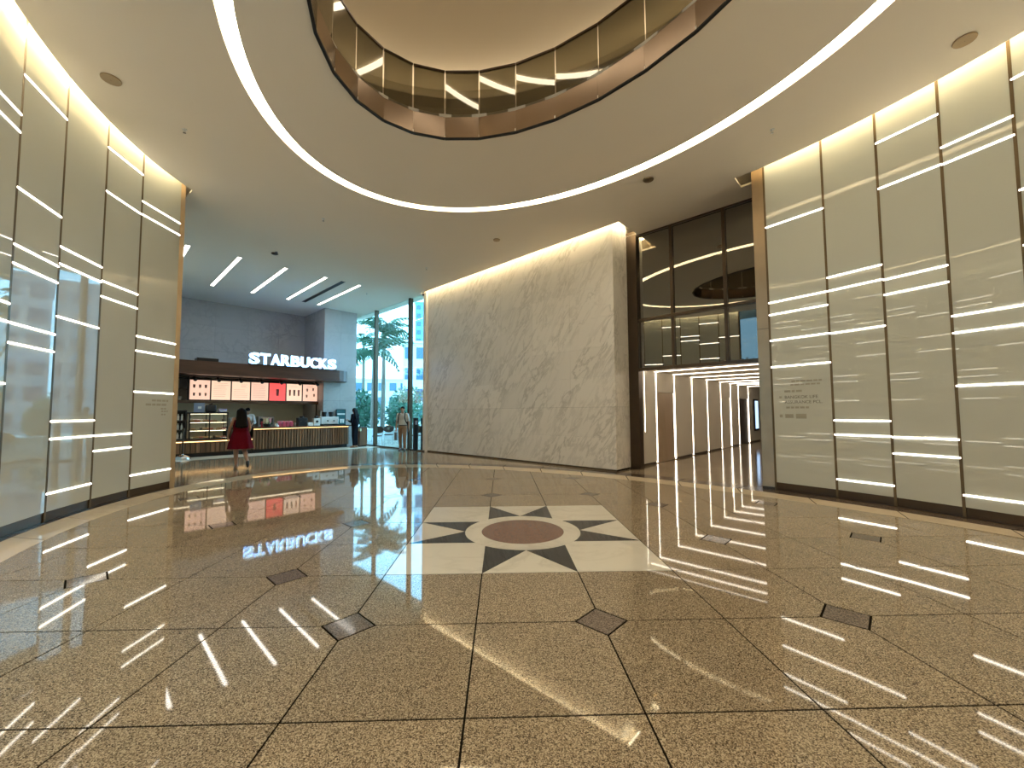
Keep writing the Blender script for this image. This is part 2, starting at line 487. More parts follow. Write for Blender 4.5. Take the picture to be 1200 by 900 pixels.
# ---- ceiling with the elliptical cove and the atrium opening
CV_C, CV_A, CV_B = (-3.232, 3.785), 4.653, 3.310
OP_C, OP_A, OP_B = (-2.607, 3.034), 2.972, 1.948
L_E, R_A = 209.63, 76.52
edge = []
a = R_A
while a > L_E - 360:
    p = wall_pt(a, -.21); edge.append((p.x, p.y)); a -= 2.5
p = wall_pt(L_E, -.21); edge.append((p.x, p.y))
pA = wall_pt(R_A, -.21)
outer = edge + [(-10.75, 1.30), (-20.2, 1.30), (-20.2, 8.95), (-13.0, 8.95), (-13.0, 8.66), (-4.66, 8.66), (-4.66, 9.60), (-4.98, 9.60), (-4.98, 9.72), (-1.9, 9.72), (-1.9, 9.05), (-2.12, 9.05), (-2.12, pA.y + .02)]
def orient(l):
    s = sum(l[i - 1][0] * l[i][1] - l[i][0] * l[i - 1][1] for i in range(len(l)))
    return l if s > 0 else l[::-1]
outer = orient(outer)
cm = MB()
poly_with_holes(cm, [outer, ellipse(CV_C, CV_A, CV_B, 120)], ZC, ZC + .04)
ceiling = cm.build('ceiling', 'ceiling', rz=RZ45, kind='structure')
cm = MB()
poly_with_holes(cm, [ellipse(CV_C, CV_A - .19, CV_B - .19, 120), ellipse(OP_C, OP_A, OP_B, 96)], ZC, ZC + .04)
cm.build('inner_soffit', 'ceiling', ceiling)
cm = MB()
poly_with_holes(cm, [ellipse(CV_C, CV_A + .02, CV_B + .02, 120), ellipse(CV_C, CV_A - .21, CV_B - .21, 120)], ZC + .10, ZC + .12)
cm.build('cove_light', 'led_ring', ceiling)
cm = MB()
for (aa, bb) in ((CV_A, CV_B), (CV_A - .19, CV_B - .19)):
    pts = ellipse(CV_C, aa, bb, 120)
    for i in range(120):
        p0, p1 = pts[i], pts[(i + 1) % 120]
        cm.add([(p0[0], p0[1], ZC + .04), (p1[0], p1[1], ZC + .04), (p1[0], p1[1], ZC + .10), (p0[0], p0[1], ZC + .10)], [(0, 1, 2, 3)])
cm.build('cove_upstand', 'white_paint', ceiling)
# slab of the floor above, with its opening
cm = MB()
poly_with_holes(cm, [[(-20.6, -4.6), (7.2, -4.6), (7.2, 9.9), (-20.6, 9.9)], ellipse(OP_C, OP_A + .03, OP_B + .03, 96)], ZC + .34, ZC + .42)
cm.build('upper_slab', 'white_paint', ceiling)
# LED ropes hidden on the ceiling edge, washing panels and marble
cm = MB()
led = []
a = R_A
while a > L_E - 360:
    led.append((wall_pt(a, -.08), wall_pt(a, -.16))); a -= 2.5
for (p0, q0), (p1, q1) in zip(led[:-1], led[1:]):
    cm.add([(p0.x, p0.y, ZC + .30), (p1.x, p1.y, ZC + .30), (q1.x, q1.y, ZC + .30), (q0.x, q0.y, ZC + .30)], [(0, 1, 2, 3)])
cm.box(-12.9, -4.75, 8.73, 8.80, ZC + .29, ZC + .30)
cm.box(-4.86, -4.78, 8.80, 9.55, ZC + .29, ZC + .30)
cm.build('edge_light', 'led_cove', ceiling)

# ---- curved walls of back-painted glass panels with LED lines
G0, GD = .315, .2425
def zl(k): return G0 + GD * k
LINES = {  # panel -> heights of its LED lines (measured)
    'L0': [5.10, 4.88, 2.77, 2.55, 1.82, .41], 'L1': [5.62, 4.20, 3.50, 3.27, 2.55, 2.31], 'L2': [3.79, 3.55, 2.81, 1.36, 1.12, .385],
    'L3': [5.78, 5.05, 3.58, 3.33, 1.12, .88], 'L4': [5.30, 5.06, 2.84, 2.58, 1.85, .385],
    'R0': [4.92, 3.47, 3.24, 2.755, 2.26], 'R1': [3.70, 3.47, 2.745, 1.285, 1.05, .315], 'R2': [5.635, 4.90, 3.455, 3.22, 1.045, .80],
    'R3': [5.135, 4.89, 2.735, 2.50, 1.775, .305], 'R4': [5.605, 4.17, 3.47, 3.22, 2.50, 1.29]}
def curved_wall(name, degs, keys, end_first=False, end_last=False):
    root = thing(name, kind='structure')
    root.rotation_euler = (0, 0, RZ45)
    for k in range(len(degs) - 1):
        p0, p1 = wall_pt(degs[k]), wall_pt(degs[k + 1])
        inward = (Vector(WC) - (p0 + p1) / 2).normalized()
        d = (p1 - p0); L = d.length; d.normalize()
        n = Vector((-d.y, d.x))
        if n.dot(inward) < 0: n = -n
        def quadbox(mb, a, b, lo, hi, z0, z1):
            pl = [p0 + d * a + n * lo, p0 + d * b + n * lo, p0 + d * b + n * hi, p0 + d * a + n * hi]
            return mb.prism(orient([tuple(q) for q in pl]), z0, z1)
        pan = quadbox(MB(), .017, L - .017, -.02, 0, .145, ZC + .33).build('glass_panel', 'panel', root)
        key = keys[k] if k < len(keys) else None
        if key: hs = LINES[key]
        else:
            rr = random.Random(k + len(name)); hs = [zl(q) for q in rr.sample(range(23), 6)]
        for z in hs:
            quadbox(MB(), .0, L, -.005, .007, z - .011, z + .011).build('light_strip', 'led_line', pan)
        quadbox(MB(), .0, L, -.05, -.012, .012, .145).build('plinth', 'dark_bronze', root)
        quadbox(MB(), .0, L, -.035, .004, 0, .012).build('plinth_lip', 'dark_bronze', root)
        quadbox(MB(), -.017, .017, -.04, .003, .0, ZC + .33).build('joint_fin', 'fin_bronze', root)
        if k == len(degs) - 2:
            quadbox(MB(), L - .012, L + .012, -.04, .0025, .0, ZC + .33).build('joint_fin', 'fin_bronze', root)
        quadbox(MB(), -.05, L + .05, -.20, -.06, 0, ZC + .36).build('backing_wall', 'white_paint', root)
    return root
a0 = wall_step(239.0, .84, 1)
ldeg = [a0, 239.0, 232.29, 225.11, 218.11, 209.63]
keysL = ['L0', 'L1', 'L2', 'L3', 'L4']
for _ in range(2):
    ldeg.insert(0, wall_step(ldeg[0], .84, 1)); keysL.insert(0, None)
wall_left = curved_wall('wall_left', ldeg, keysL)
rdeg = [76.52, 69.72, 64.21, 58.67, 53.27]
while rdeg[-1] > ldeg[0] - 360 + 24: rdeg.append(wall_step(rdeg[-1], .72 if rdeg[-1] > 30 else .85, -1))
wall_right = curved_wall('wall_right', rdeg, ['R0', 'R1', 'R2', 'R3', 'R4'])
# end trim of the left wall
pe = wall_pt(209.63)
tr = MB().box(pe.x - .09, pe.x + .02, pe.y - .02, pe.y + .055, 0, ZC + .33).build('trim_1', 'bronze', rz=RZ45, kind='structure')
# glazed entrance behind the viewer
ent = thing('window_2', kind='structure'); ent.rotation_euler = (0, 0, RZ45)
gd = [rdeg[-1] + (ldeg[0] - 360 - rdeg[-1]) * k / 3 for k in range(4)]
for k in range(3):
    p0, p1 = wall_pt(gd[k], .05), wall_pt(gd[k + 1], .05)
    d = (p1 - p0).normalized(); n = Vector((-d.y, d.x)) * .012
    MB().prism(orient([tuple(p0 + n), tuple(p1 + n), tuple(p1 - n), tuple(p0 - n)]), .04, ZC + .33).build('pane', 'glass_entrance', ent)
    MB().frustum((p0.x, p0.y, 0), (p0.x, p0.y, ZC + .33), .05, .05, 8).build('mullion', 'dark_bronze', ent)
    m_ = (p0 + p1) / 2
    MB().prism(orient([tuple(p0 + n * 4), tuple(p1 + n * 4), tuple(p1 - n * 4), tuple(p0 - n * 4)]), 2.6, 2.72).build('transom', 'dark_bronze', ent)

# ---- wall return behind the left panels, rear walls of the coffee bay
def stbox(name, m, s0, s1, t0, t1, z0, z1, parent=None, kind='structure', **kw):
    o = MB().box(s0, s1, t0, t1, z0, z1).build(name, m, parent, **kw)
    if parent is None:
        o.rotation_euler = (0, 0, RZ45); o['kind'] = kind
    return o
stbox('wall_return', 'white_paint', -20.3, -10.5, 1.05, 1.20, 0, ZC + .36)
wk = stbox('wall_coffee', 'grout', -20.45, -20.03, 1.0, 9.0, 0, ZC + .36)
for r_ in range(6):
    for c in range(5):
        t0 = 1.2 + c * 1.17 + (0 if r_ % 2 == 0 else 0)
        stbox('stone_slab', 'stone_grey', -20.04, -20.0, t0 + .002, t0 + 1.168, r_ + .003, r_ + 1 - .003, wk)
pier = stbox('wall_pier', 'grout', -20.03, -17.78, 7.02, 8.42, 0, ZC + .36)
for r_ in range(6):
    for c in range(2):
        t0 = 7.0 + c * .715
        stbox('stone_slab', 'stone_grey', -17.79, -17.75, t0 + .002, t0 + .713, r_ + .002, r_ + 1 - .002, pier)
        s0 = -20.0 + c * 1.12
        stbox('stone_slab', 'stone_grey', s0 + .002, s0 + 1.118, 6.995, 7.03, r_ + .002, r_ + 1 - .002, pier)

# ---- marble feature wall of large slabs
mw = stbox('wall_marble', 'grout', -12.86, -4.99, 8.91, 9.60, 0, ZC + .34)
NCOL, CW = 6, (12.87 - 4.97) / 6
CH = .76
for r_ in range(9):
    z0, z1 = .05 + r_ * CH if r_ else 0.045, .05 + (r_ + 1) * CH
    z1 = min(z1, ZC + .33)
    if z1 <= z0: continue
    for c in range(NCOL):
        s0 = -12.87 + c * CW
        stbox('marble_slab', 'marble_wall', s0 + .0015, s0 + CW - .0015, 8.885, 8.92, z0 + .0015, z1 - .0015, mw)
    stbox('marble_slab', 'marble_wall', -5.0, -4.965, 8.887, 9.60, z0 + .0015, z1 - .0015, mw)
stbox('baseboard_marble', 'dark_bronze', -12.86, -4.985, 8.895, 8.93, 0, .045)

# ---- mezzanine glazing over the lift-lobby passage
GT = 9.70
mez = thing('window_3', kind='structure'); mez.rotation_euler = (0, 0, RZ45)
GS = [-4.72, -3.83, -2.65, -1.70]
for k in range(3):
    for (z0, z1) in ((2.54, 3.74), (3.80, ZC - .03)):
        MB().box(GS[k] + .02, GS[k + 1] - .02, GT, GT + .02, z0, z1).build('pane', 'glass_dark', mez)
for k in range(1, 3):
    MB().box(GS[k] - .035, GS[k] + .035, GT - .05, GT + .05, 2.5, ZC).build('mullion', 'dark_bronze', mez)
MB().box(GS[0], GS[3], GT - .05, GT + .05, 3.735, 3.805).build('transom', 'dark_bronze', mez)
MB().box(GS[0], GS[3], GT - .06, GT + .06, 2.47, 2.55).build('sill_beam', 'dark_bronze', mez)
MB().box(GS[0], GS[3], GT - .05, GT + .05, ZC - .04, ZC + .02).build('head_channel', 'dark_bronze', mez)
MB().box(-4.985, -4.70, GT - .10, GT + .10, 0, ZC + .1).build('side_post', 'dark_bronze', mez)
stbox('wall_mezzanine', 'ceiling', -5.2, -1.0, 14.0, 14.15, 2.7, ZC + .34)
stbox('wall_mezzanine_side', 'ceiling', -5.2, -5.05, 9.8, 14.0, 2.7, ZC + .34)
stbox('wall_mezzanine_end', 'ceiling', -1.1, -1.0, 9.8, 14.0, 2.7, ZC + .34)
stbox('ceiling_mezzanine', 'ceiling', -5.2, -1.0, 9.75, 14.1, ZC + .3, ZC + .4)
col_ = stbox('trim_2', 'bronze', -1.88, -1.66, 8.80, 9.85, 0, ZC + .33)
MB().box(-1.882, -1.655, 8.795, 8.80, 3.0, 3.006).build('joint_line', 'black_metal', col_)
MB().box(-1.89, -1.65, 8.79, 9.86, 0, .05).build('column_base', 'dark_bronze', col_)

# ---- passage to the lifts
cor = stbox('wall_passage', 'white_paint', -5.35, -4.95, 9.85, 24.0, 0, 2.72)
st_t = [11.10, 12.40, 13.86, 15.35, 16.88, 18.16, 19.28, 20.88]
edges_t = [9.9] + st_t + [22.9]
ZP = 2.56
for k in range(len(edges_t) - 1):
    t0, t1 = edges_t[k] + .03, edges_t[k + 1] - .03
    if k in (1, 5, 7):   # door bays: panel only above the door
        stbox('wall_panel', 'white_paint', -4.96, -4.92, t0, t1, 2.0, ZP, cor)
    else:
        stbox('wall_panel', 'white_paint', -4.96, -4.92, t0, t1, .06, ZP, cor)
    stbox('skirting', 'dark_bronze', -4.955, -4.935, t0, t1, 0, .06, cor)
for t in st_t:
    stbox('light_strip', 'led_passage', -4.955, -4.915, t - .022, t + .022, .03, ZP, cor)
stbox('light_strip', 'led_passage', -4.955, -4.915, 10.35, 10.37, .9, ZP, cor)
d1 = stbox('door_1', 'door_wood', -4.97, -4.93, 11.15, 12.33, .01, 1.98)
MB().box(-4.94, -4.925, 12.23, 12.26, .9, 1.15).build('door_handle', 'steel', d1)
d2 = stbox('door_2', 'white_paint', -4.97, -4.93, 17.02, 18.04, .01, 1.97)
MB().box(-4.94, -4.905, 17.9, 17.93, .85, 1.25).build('door_handle', 'steel', d2)
MB().box(-4.935, -4.915, 16.94, 17.0, .0, 2.0).build('door_frame', 'dark_bronze', d2)
d3 = stbox('door_3', 'dark_bronze', -4.97, -4.94, 19.36, 20.80, .01, 1.98)
cp = stbox('ceiling_passage', 'white_paint', -5.35, 1.5, 9.75, 24.0, ZP + .02, 2.72)
for t in st_t:
    stbox('light_strip', 'led_passage', -4.95, 1.4, t - .02, t + .02, ZP, ZP + .03, cp)
for t in (10.0, 10.5):
    stbox('light_strip', 'led_passage', -4.9, 1.4, t - .015, t + .015, ZP, ZP + .03, cp)
stbox('wall_passage_end', 'dark_bronze', -5.35, 1.5, 24.0, 24.2, 0, 2.72)
stbox('wall_passage_right', 'white_paint', 1.4, 1.6, 9.9, 24.0, 0, 2.72)
stbox('wall_lobby', 'white_paint', -1.66, 1.6, 9.86, 10.0, 0, ZC + .3)

# ---- tall window beside the marble wall
GW = 8.80
win = thing('window_1', kind='structure'); win.rotation_euler = (0, 0, RZ45)
WS = [-19.0, -16.62, -13.88, -12.84]
for k in range(3):
    MB().box(WS[k], WS[k + 1], GW, GW + .02, .05, ZC).build('pane', 'glass_window', win)
for k, w in enumerate((.03, .045, .055, .03)):
    MB().box(WS[k] - w, WS[k] + w, GW - (.08 if k < 3 else .02), GW + .08, 0, ZC + .03).build('mullion', 'dark_bronze' if k < 3 else 'white_metal', win)
MB().box(-19.0, -12.84, GW - .04, GW + .04, 0, .05).build('sill', 'dark_bronze', win)
MB().box(-12.96, -12.875, GW - .03, 9.6, 0, ZC + .3).build('reveal', 'white_paint', win)

# ---- the floor above: balustrade round the opening, drum walls, its ceiling
drum = thing('wall_atrium', kind='structure'); drum.rotation_euler = (0, 0, RZ45)
mb = MB(); pts = ellipse((-2.9, 3.3), 6.4, 5.0, 72)
for i in range(72):
    p0, p1 = pts[i], pts[(i + 1) % 72]
    mb.add([(*p0, ZC + .40), (*p1, ZC + .40), (*p1, 9.9), (*p0, 9.9)], [(3, 2, 1, 0)])
mb.build('drum_wall', 'white_paint', drum)
up = MB(); poly_with_holes(up, [ellipse((-2.9, 3.3), 6.5, 5.1, 72)], 9.8, 9.9)
upc = up.build('ceiling_atrium', 'ceiling', rz=RZ45, kind='structure')
up = MB(); poly_with_holes(up, [ellipse((-2.9, 3.3), 3.3, 2.3, 96), ellipse((-2.9, 3.3), 3.17, 2.17, 96)], 9.77, 9.795)
up.build('cove_light', 'led_upper', upc)
up = MB(); poly_with_holes(up, [ellipse((-2.9, 3.3), 6.39, 4.99, 72), ellipse((-2.9, 3.3), 6.05, 4.65, 72)], 9.30, 9.33)  # added ledge that conceals the uplight from below
up.build('added_uplight_ledge', 'white_paint', upc)
up = MB(); poly_with_holes(up, [ellipse((-2.9, 3.3), 6.28, 4.88, 72), ellipse((-2.9, 3.3), 6.20, 4.80, 72)], 9.345, 9.36)
up.build('shelf_light', 'led_added_uplight', upc)  # unseen strip, added to brighten the upper ceiling
NB = 26
bal = thing('balustrade', 'bronze and glass balustrade around the oval atrium opening overhead', 'balustrade', at(OP_C[0], OP_C[1], ZC), RZ45)
bp = [(OP_A * math.cos(2 * PI * k / NB), OP_B * math.sin(2 * PI * k / NB)) for k in range(NB)]
def seg(mb, p0, p1, o0, o1, z0, z1, trim=0.0):
    p0, p1 = Vector(p0), Vector(p1); d = (p1 - p0).normalized(); n = Vector((-d.y, d.x))
    if n.dot(-(p0 + p1)) < 0: n = -n      # n points to the opening's middle
    p0 = p0 + d * trim; p1 = p1 - d * trim
    return mb.prism(orient([tuple(p0 - n * o0), tuple(p1 - n * o0), tuple(p1 - n * o1), tuple(p0 - n * o1)]), z0, z1)
for k in range(NB):
    p0, p1 = bp[k], bp[(k + 1) % NB]
    seg(MB(), p0, p1, .0, .03, -.015, .34, .0015).build('fascia_panel', 'fascia_bronze', bal)
    seg(MB(), p0, p1, .04, .052, .30, 1.16, .006).build('glass_pane', 'glass_rail', bal)
    seg(MB(), p0, p1, .03, .065, 1.15, 1.18).build('handrail', 'dark_bronze', bal)
    seg(MB(), p0, p1, -.008, .032, -.035, -.012).build('bottom_edge', 'black_metal', bal)
#PART2
# ------------------------------------------------------------------ coffee bar
KS = -17.25
def st_thing(name, label, cat, s, t, z=0.0, group=None):
    return thing(name, label, cat, at(s, t, z), RZ45, group)
cb = st_thing('service_counter', 'long wood-slatted coffee counter with dark plinth and glowing edge under its top', 'counter', KS, 6.1)
MB().box(-.43, -.03, -1.78, 1.78, .12, .89).build('body', 'dark_bronze', cb)
sl = MB().box(-.03, .012, -.034, .034, .14, .84).mesh('slat'); sl.materials.append(M['wood_slat'])
for k in range(36):
    obj('slat', sl, None, cb, loc=(0.002 * (k % 2), -1.75 + k * .1, 0))
MB().box(-.40, -.06, -1.76, 1.76, 0, .12).build('plinth', 'black_metal', cb)
obj('countertop', bevel(MB().box(-.47, .07, -1.8, 1.98, .89, .945), .008), 'wood_top', cb)
MB().box(.0, .02, -1.78, 1.78, .868, .886).build('edge_light', 'led_warm', cb)
MB().box(-.42, .0, 1.78, 1.80, .12, .89).build('end_panel', 'dark_bronze', cb)

lb = st_thing('pastry_counter', 'low wood-fronted counter section carrying the glass pastry case', 'counter', KS, 3.25)
MB().box(-.75, -.03, -1.2, 1.04, .12, .50).build('body', 'dark_bronze', lb)
sl2 = MB().box(-.03, .012, -.05, .05, .14, .47).mesh('slat'); sl2.materials.append(M['wood_slat'])
for k in range(16): obj('slat', sl2, None, lb, loc=(0.002 * (k % 2), -1.1 + k * .136, 0))
MB().box(-.7, -.07, -1.2, 1.04, 0, .12).build('plinth', 'black_metal', lb)
obj('countertop', bevel(MB().box(-.78, .06, -1.22, 1.04, .53, .58), .008), 'wood_top', lb)
MB().box(.0, .02, -1.2, 1.04, .50, .525).build('edge_light', 'led_warm', lb)

PC_T = 3.0
pc = st_thing('pastry_case', 'glass-fronted pastry display case with two lit shelves', 'display case', KS - .36, PC_T, .58)
mb = MB()
for x in (-.30, .30):
    for y in (-.55, 0.0, .52): mb.box(x - .015, x + .015, y - .015, y + .015, 0, .88)
mb.box(-.32, .32, -.57, .54, .88, .93).box(-.32, .32, -.57, .54, 0, .03)
mb.build('frame', 'black_metal', pc)
for z in (.30, .58): MB().box(-.28, .28, -.53, .50, z, z + .015).build('shelf', 'steel', pc)
MB().box(.305, .312, -.54, .51, .03, .88).build('front_glass', 'glass_case', pc)
MB().box(-.31, -.30, -.54, .51, .03, .88).build('back_panel', 'cream_panel', pc)
for z in (.285, .565, .862): MB().box(.22, .26, -.52, .49, z, z + .012).build('shelf_light', 'led_case', pc)
mat('crust', (.50, .27, .10), .6, var=(30, .3)); mat('cream_food', (.75, .62, .40), .6, var=(30, .2)); mat('choco', (.10, .045, .02), .5, var=(30, .3)); mat('berry', (.55, .10, .06), .4, var=(20, .3))
def croissant():
    mb = MB()
    for k in range(7):
        a = -1.2 + 2.4 * k / 6; r = .018 + .022 * math.cos(a * .95)
        mb.ell((.02 * math.cos(a * 1.2), .075 * math.sin(a), r), (r * 1.1, .022, r), 8, 6)
    return mb
def cake():
    return MB().prism([(-.05, -.05), (.06, 0), (-.05, .05)], 0, .055)
def muffin():
    return MB().lathe([(.025, 0), (.036, .045), (.048, .052), (.044, .075), (.022, .092), (.004, .096)], 12)
def roll():
    mb = MB(); mb.frustum((0, -.07, .032), (0, .07, .032), .032, .032, 10); mb.ell((0, -.07, .032), .032, 8, 6); mb.ell((0, .07, .032), .032, 8, 6); return mb
protos = []
kinds = [(croissant, 'crust', 'croissant', 'golden baked croissant'), (cake, 'cream_food', 'cake_slice', 'pale wedge of cake'), (muffin, 'choco', 'muffin', 'dark chocolate muffin'), (roll, 'berry', 'sandwich_roll', 'reddish filled roll')]
meshes = []
for f, m_, n_, l_ in kinds:
    me = f().mesh(n_); me.materials.append(M[m_]); me.polygons.foreach_set('use_smooth', [f is not cake] * len(me.polygons)); meshes.append((me, n_, l_))
rr = random.Random(3)
for lev, (zz, nm) in enumerate(((.61, 'bottom tray'), (.895, 'lower shelf'), (1.175, 'upper shelf'))):
    for k in range(8):
        me, n_, l_ = meshes[[1, 0, 3, 0, 1, 2, 0, 3][(k + lev * 3) % 8]]
        o = obj(n_, me, None, None, loc=at(KS - .36 + .16, PC_T - .46 + k * .125, zz), rz=RZ45 + rr.uniform(-.4, .4))
        tag(o, f'{l_} on the {nm} of the pastry case', 'pastry', f'pastries on the {nm}')

# wood canopy, its fittings and the lit sign
mb = MB().prism(orient([(-19.95, 1.25), (-17.0, 1.25), (-17.0, 7.35), (-17.05, 7.55), (-17.2, 7.75), (-17.45, 7.88), (-17.74, 7.92), (-17.74, 6.97), (-19.95, 6.97)]), 2.80, 3.25)
can = mb.build('canopy', 'wood_canopy', rz=RZ45, label='dark brown wooden canopy with a rounded end above the coffee counter', cat='canopy')
for k in range(8):
    t0 = 1.9 + k * .68
    MB().frustum((-17.7, t0, 2.72), (-17.55, t0 + .02, 2.64), .05, .06, 10).build('spotlight', 'black_metal', can, True)
MB().box(-17.75, -17.70, 1.4, 6.9, 2.76, 2.80).build('light_track', 'black_metal', can)
MB().box(-17.5, -17.05, 2.55, 3.15, 3.25, 3.36).build('equipment_box', 'black_metal', can)
sign = thing('store_sign', 'lit white block-letter store sign standing on the canopy', 'sign', at(-16.97, 4.05, 3.27), RZ45)
word = 'STARBUCKS'
CWID, LW, LH = 3.16 / 9, .325, .42
for k, ch in enumerate(word):
    cu = bpy.data.curves.new('letter', 'FONT'); cu.body = ch; cu.extrude = .05; cu.offset = .03; cu.resolution_u = 6
    tmp = bpy.data.objects.new('tmp', cu); COL.objects.link(tmp)
    dg = bpy.context.evaluated_depsgraph_get(); dg.update()
    me = bpy.data.meshes.new_from_object(tmp.evaluated_get(dg)); bpy.data.objects.remove(tmp)
    me.materials.clear(); me.materials.append(M['sign_light']); me.materials.append(M['sign_side'])
    xs = [v.co.x for v in me.vertices]; ys = [v.co.y for v in me.vertices]
    x0, x1, y0, y1 = min(xs), max(xs), min(ys), max(ys)
    for v in me.vertices:
        X = (v.co.x - x0) / (x1 - x0) * LW; Y = (v.co.y - y0) / (y1 - y0) * LH; Z = v.co.z
        v.co = (Z, k * CWID + X, Y)
    for p in me.polygons:
        p.material_index = 0 if abs(p.normal.x) > .7 else 1
    obj('letter', me, None, sign)
MB().box(-.03, .03, -.02, 3.16, -.02, .0).build('base_rail', 'black_metal', sign)

# menu boards
MENU_S = -18.35
mat('menu_peach', (.5, .35, .28), .4, emit=(1.0, .60, .44), es=.50)
mat('menu_white', (.5, .4, .32), .4, emit=(1.0, .66, .46), es=.52)
mat('menu_red', (.8, .15, .15), .4, emit=(1.0, .10, .09), es=.5)
mat('print_dark', (.10, .05, .04), .6); mat('print_mid', (.50, .30, .22), .6); mat('print_red', (.55, .12, .10), .6)
mlabels = ['lit menu board with six drink pictures in two rows', 'lit menu board of faint text beside the six-drink board', 'lit menu board with dark heading text upper right',
           'lit plain text menu board beside the red board', 'lit red menu board with one drink in the middle', 'lit menu board with three drinks in one row', 'lit menu board with four scattered small pictures, at the end of the row']
for k in range(7):
    t0 = 2.56 + k * .636
    r_ = st_thing('menu_board', mlabels[k], 'menu board', MENU_S, t0 + .3, 1.97, 'menu boards over the coffee counter')
    MB().box(-.05, .0, -.312, .312, -.015, .735).build('frame', 'black_metal', r_)
    MB().box(.0, .008, -.295, .295, .005, .715).build('screen', ['menu_peach', 'menu_white', 'menu_white', 'menu_peach', 'menu_red', 'menu_white', 'menu_peach'][k], r_)
    def pic(y, z, w, h, m_='print_dark', n_='drink_picture'):
        mb = MB(); mb.add([(.009, y - w * .75, z), (.009, y + w * .75, z), (.009, y + w, z + h), (.009, y - w, z + h), (.012, y - w * .75, z), (.012, y + w * .75, z), (.012, y + w, z + h), (.012, y - w, z + h)],
                          [(3, 2, 1, 0), (4, 5, 6, 7), (0, 1, 5, 4), (1, 2, 6, 5), (2, 3, 7, 6), (3, 0, 4, 7)]); mb.build(n_, m_, r_)
    def lines(z_list, y0=-.24, y1=.24):
        for z in z_list:
            MB().box(.009, .011, y0, y1 - rr.uniform(0, .12), z, z + .008).build('text_line', 'print_mid', r_)
    if k == 0:
        for yy in (-.17, 0, .17): pic(yy, .43, .035, .12, 'print_dark' if yy else 'print_mid'); pic(yy, .14, .032, .11, 'print_mid' if yy > .1 else 'print_dark')
    elif k in (1, 3): lines([.62, .55, .48, .41, .34, .27, .20, .13])
    elif k == 2: lines([.6, .55, .5], 0, .25); lines([.4, .33, .26, .19, .12])
    elif k == 4: lines([.62], -.2, .2); pic(0, .2, .06, .28, 'print_red')
    elif k == 5:
        for yy, mm in ((-.17, 'print_red'), (0, 'print_dark'), (.17, 'print_red')): pic(yy, .22, .038, .25, mm)
        lines([.6], -.15, .2)
    else:
        for yy, zz in ((-.12, .42), (.12, .45), (-.14, .16), (.16, .2)): pic(yy, zz, .035, .12, 'print_mid')
        lines([.62], -.15, .2)
rk = st_thing('menu_rack', 'black metal rack and shelf that carries the menu boards', 'rack', MENU_S, 4.75, 0)
MB().box(-.35, .06, -2.9, 2.35, 1.90, 1.95).build('shelf', 'wood_top', rk)
MB().box(-.06, -.02, -2.9, 2.2, 2.70, 2.76).build('top_rail', 'black_metal', rk)
for y in (-2.9, -2.22, 0, 2.22): MB().box(-.1, -.06, y - .02, y + .02, 1.2 if y == 2.22 else 1.9, 2.80).build('post', 'black_metal', rk)
MB().box(-.3, .0, -2.9, -2.25, 2.32, 2.35).build('side_shelf', 'wood_top', rk)
MB().box(-.33, -.30, -2.85, 2.2, 1.885, 1.90).build('added_fill_strip', 'led_case', rk)  # added light strip that brightens the tiled splashback
MB().box(.04, .06, -2.9, 2.35, 1.84, 1.90).build('shelf_lip', 'wood_top', rk)  # added to keep the fill strip out of view
# tiled splashback and rear work counter
sb = MB().box(-19.98, -19.95, 1.3, 6.95, .95, 1.95).build('splashback', 'sage_tile', rz=RZ45, kind='structure')
bc = st_thing('rear_counter', 'dark rear work counter along the sage-green tiled wall', 'counter', -19.6, 4.1)
MB().box(-.34, .28, -2.8, 2.8, .0, .86).build('cabinet', 'dark_bronze', bc)
MB().box(-.34, .32, -2.82, 2.82, .86, .91).build('worktop', 'steel', bc)
for k in range(7):
    dd = MB().box(.28, .295, -2.75 + k * .79, -2.0 + k * .79, .1, .82).build('door', 'black_metal', bc)
    MB().box(.295, .315, -2.45 + k * .79, -2.3 + k * .79, .74, .76).build('handle', 'steel', dd)

# machines and goods on the counters
mat('grey_plastic', (.42, .42, .42), .4, var=(8, .06)); mat('black_plastic', (.018, .018, .02), .35, var=(8, .2)); mat('red_pack', (.55, .06, .10), .45, var=(12, .2)); mat('pink_pack', (.75, .35, .38), .5, var=(12, .15))
mat('paper_white', (.75, .74, .70), .6, var=(15, .05)); mat('teal_board', (.01, .09, .10), .4, var=(8, .2)); mat('blue_grey', (.25, .28, .36), .4, var=(6, .15)); mat('green_leaf', (.06, .22, .05), .5, var=(14, .35)); mat('kraft', (.45, .30, .17), .6, var=(15, .1))
mat('lilac', (.45, .36, .55), .5, var=(10, .1))
def cup(r0=.032, r1=.044, h=.11):
    return MB().lathe([(r0, 0), (r1, h), (r1 + .004, h), (r1 + .004, h + .012), (r1 * .8, h + .022)], 14)
CT = .945
# espresso machine, silver
em = st_thing('espresso_machine', 'silver espresso machine with dark bean hoppers at the counter end', 'coffee machine', KS - .22, 7.12, CT)
obj('body', bevel(MB().box(-.18, .18, -.36, .36, .06, .36), .02), 'white_metal', em)
MB().box(-.14, .14, -.3, .3, 0, .06).build('base', 'black_metal', em)
for y in (-.18, .1): MB().lathe([(.07, .36), (.10, .52), (.10, .56), (.03, .57)], 14, (0, y, 0)).build('bean_hopper', 'black_plastic', em, True)
MB().box(-.16, .02, -.34, -.3, .36, .62).build('side_arm', 'steel', em)
for y in (-.12, .14): MB().frustum((.18, y, .2), (.25, y, .19), .02, .03, 10).build('group_head', 'black_plastic', em)
MB().frustum((.16, .3, .3), (.22, .33, .1), .008, .006, 8).build('steam_wand', 'steel', em)
gr = st_thing('coffee_grinder', 'white square grinder with a dark dial beside the silver coffee machine', 'grinder', KS - .12, 6.58, CT)
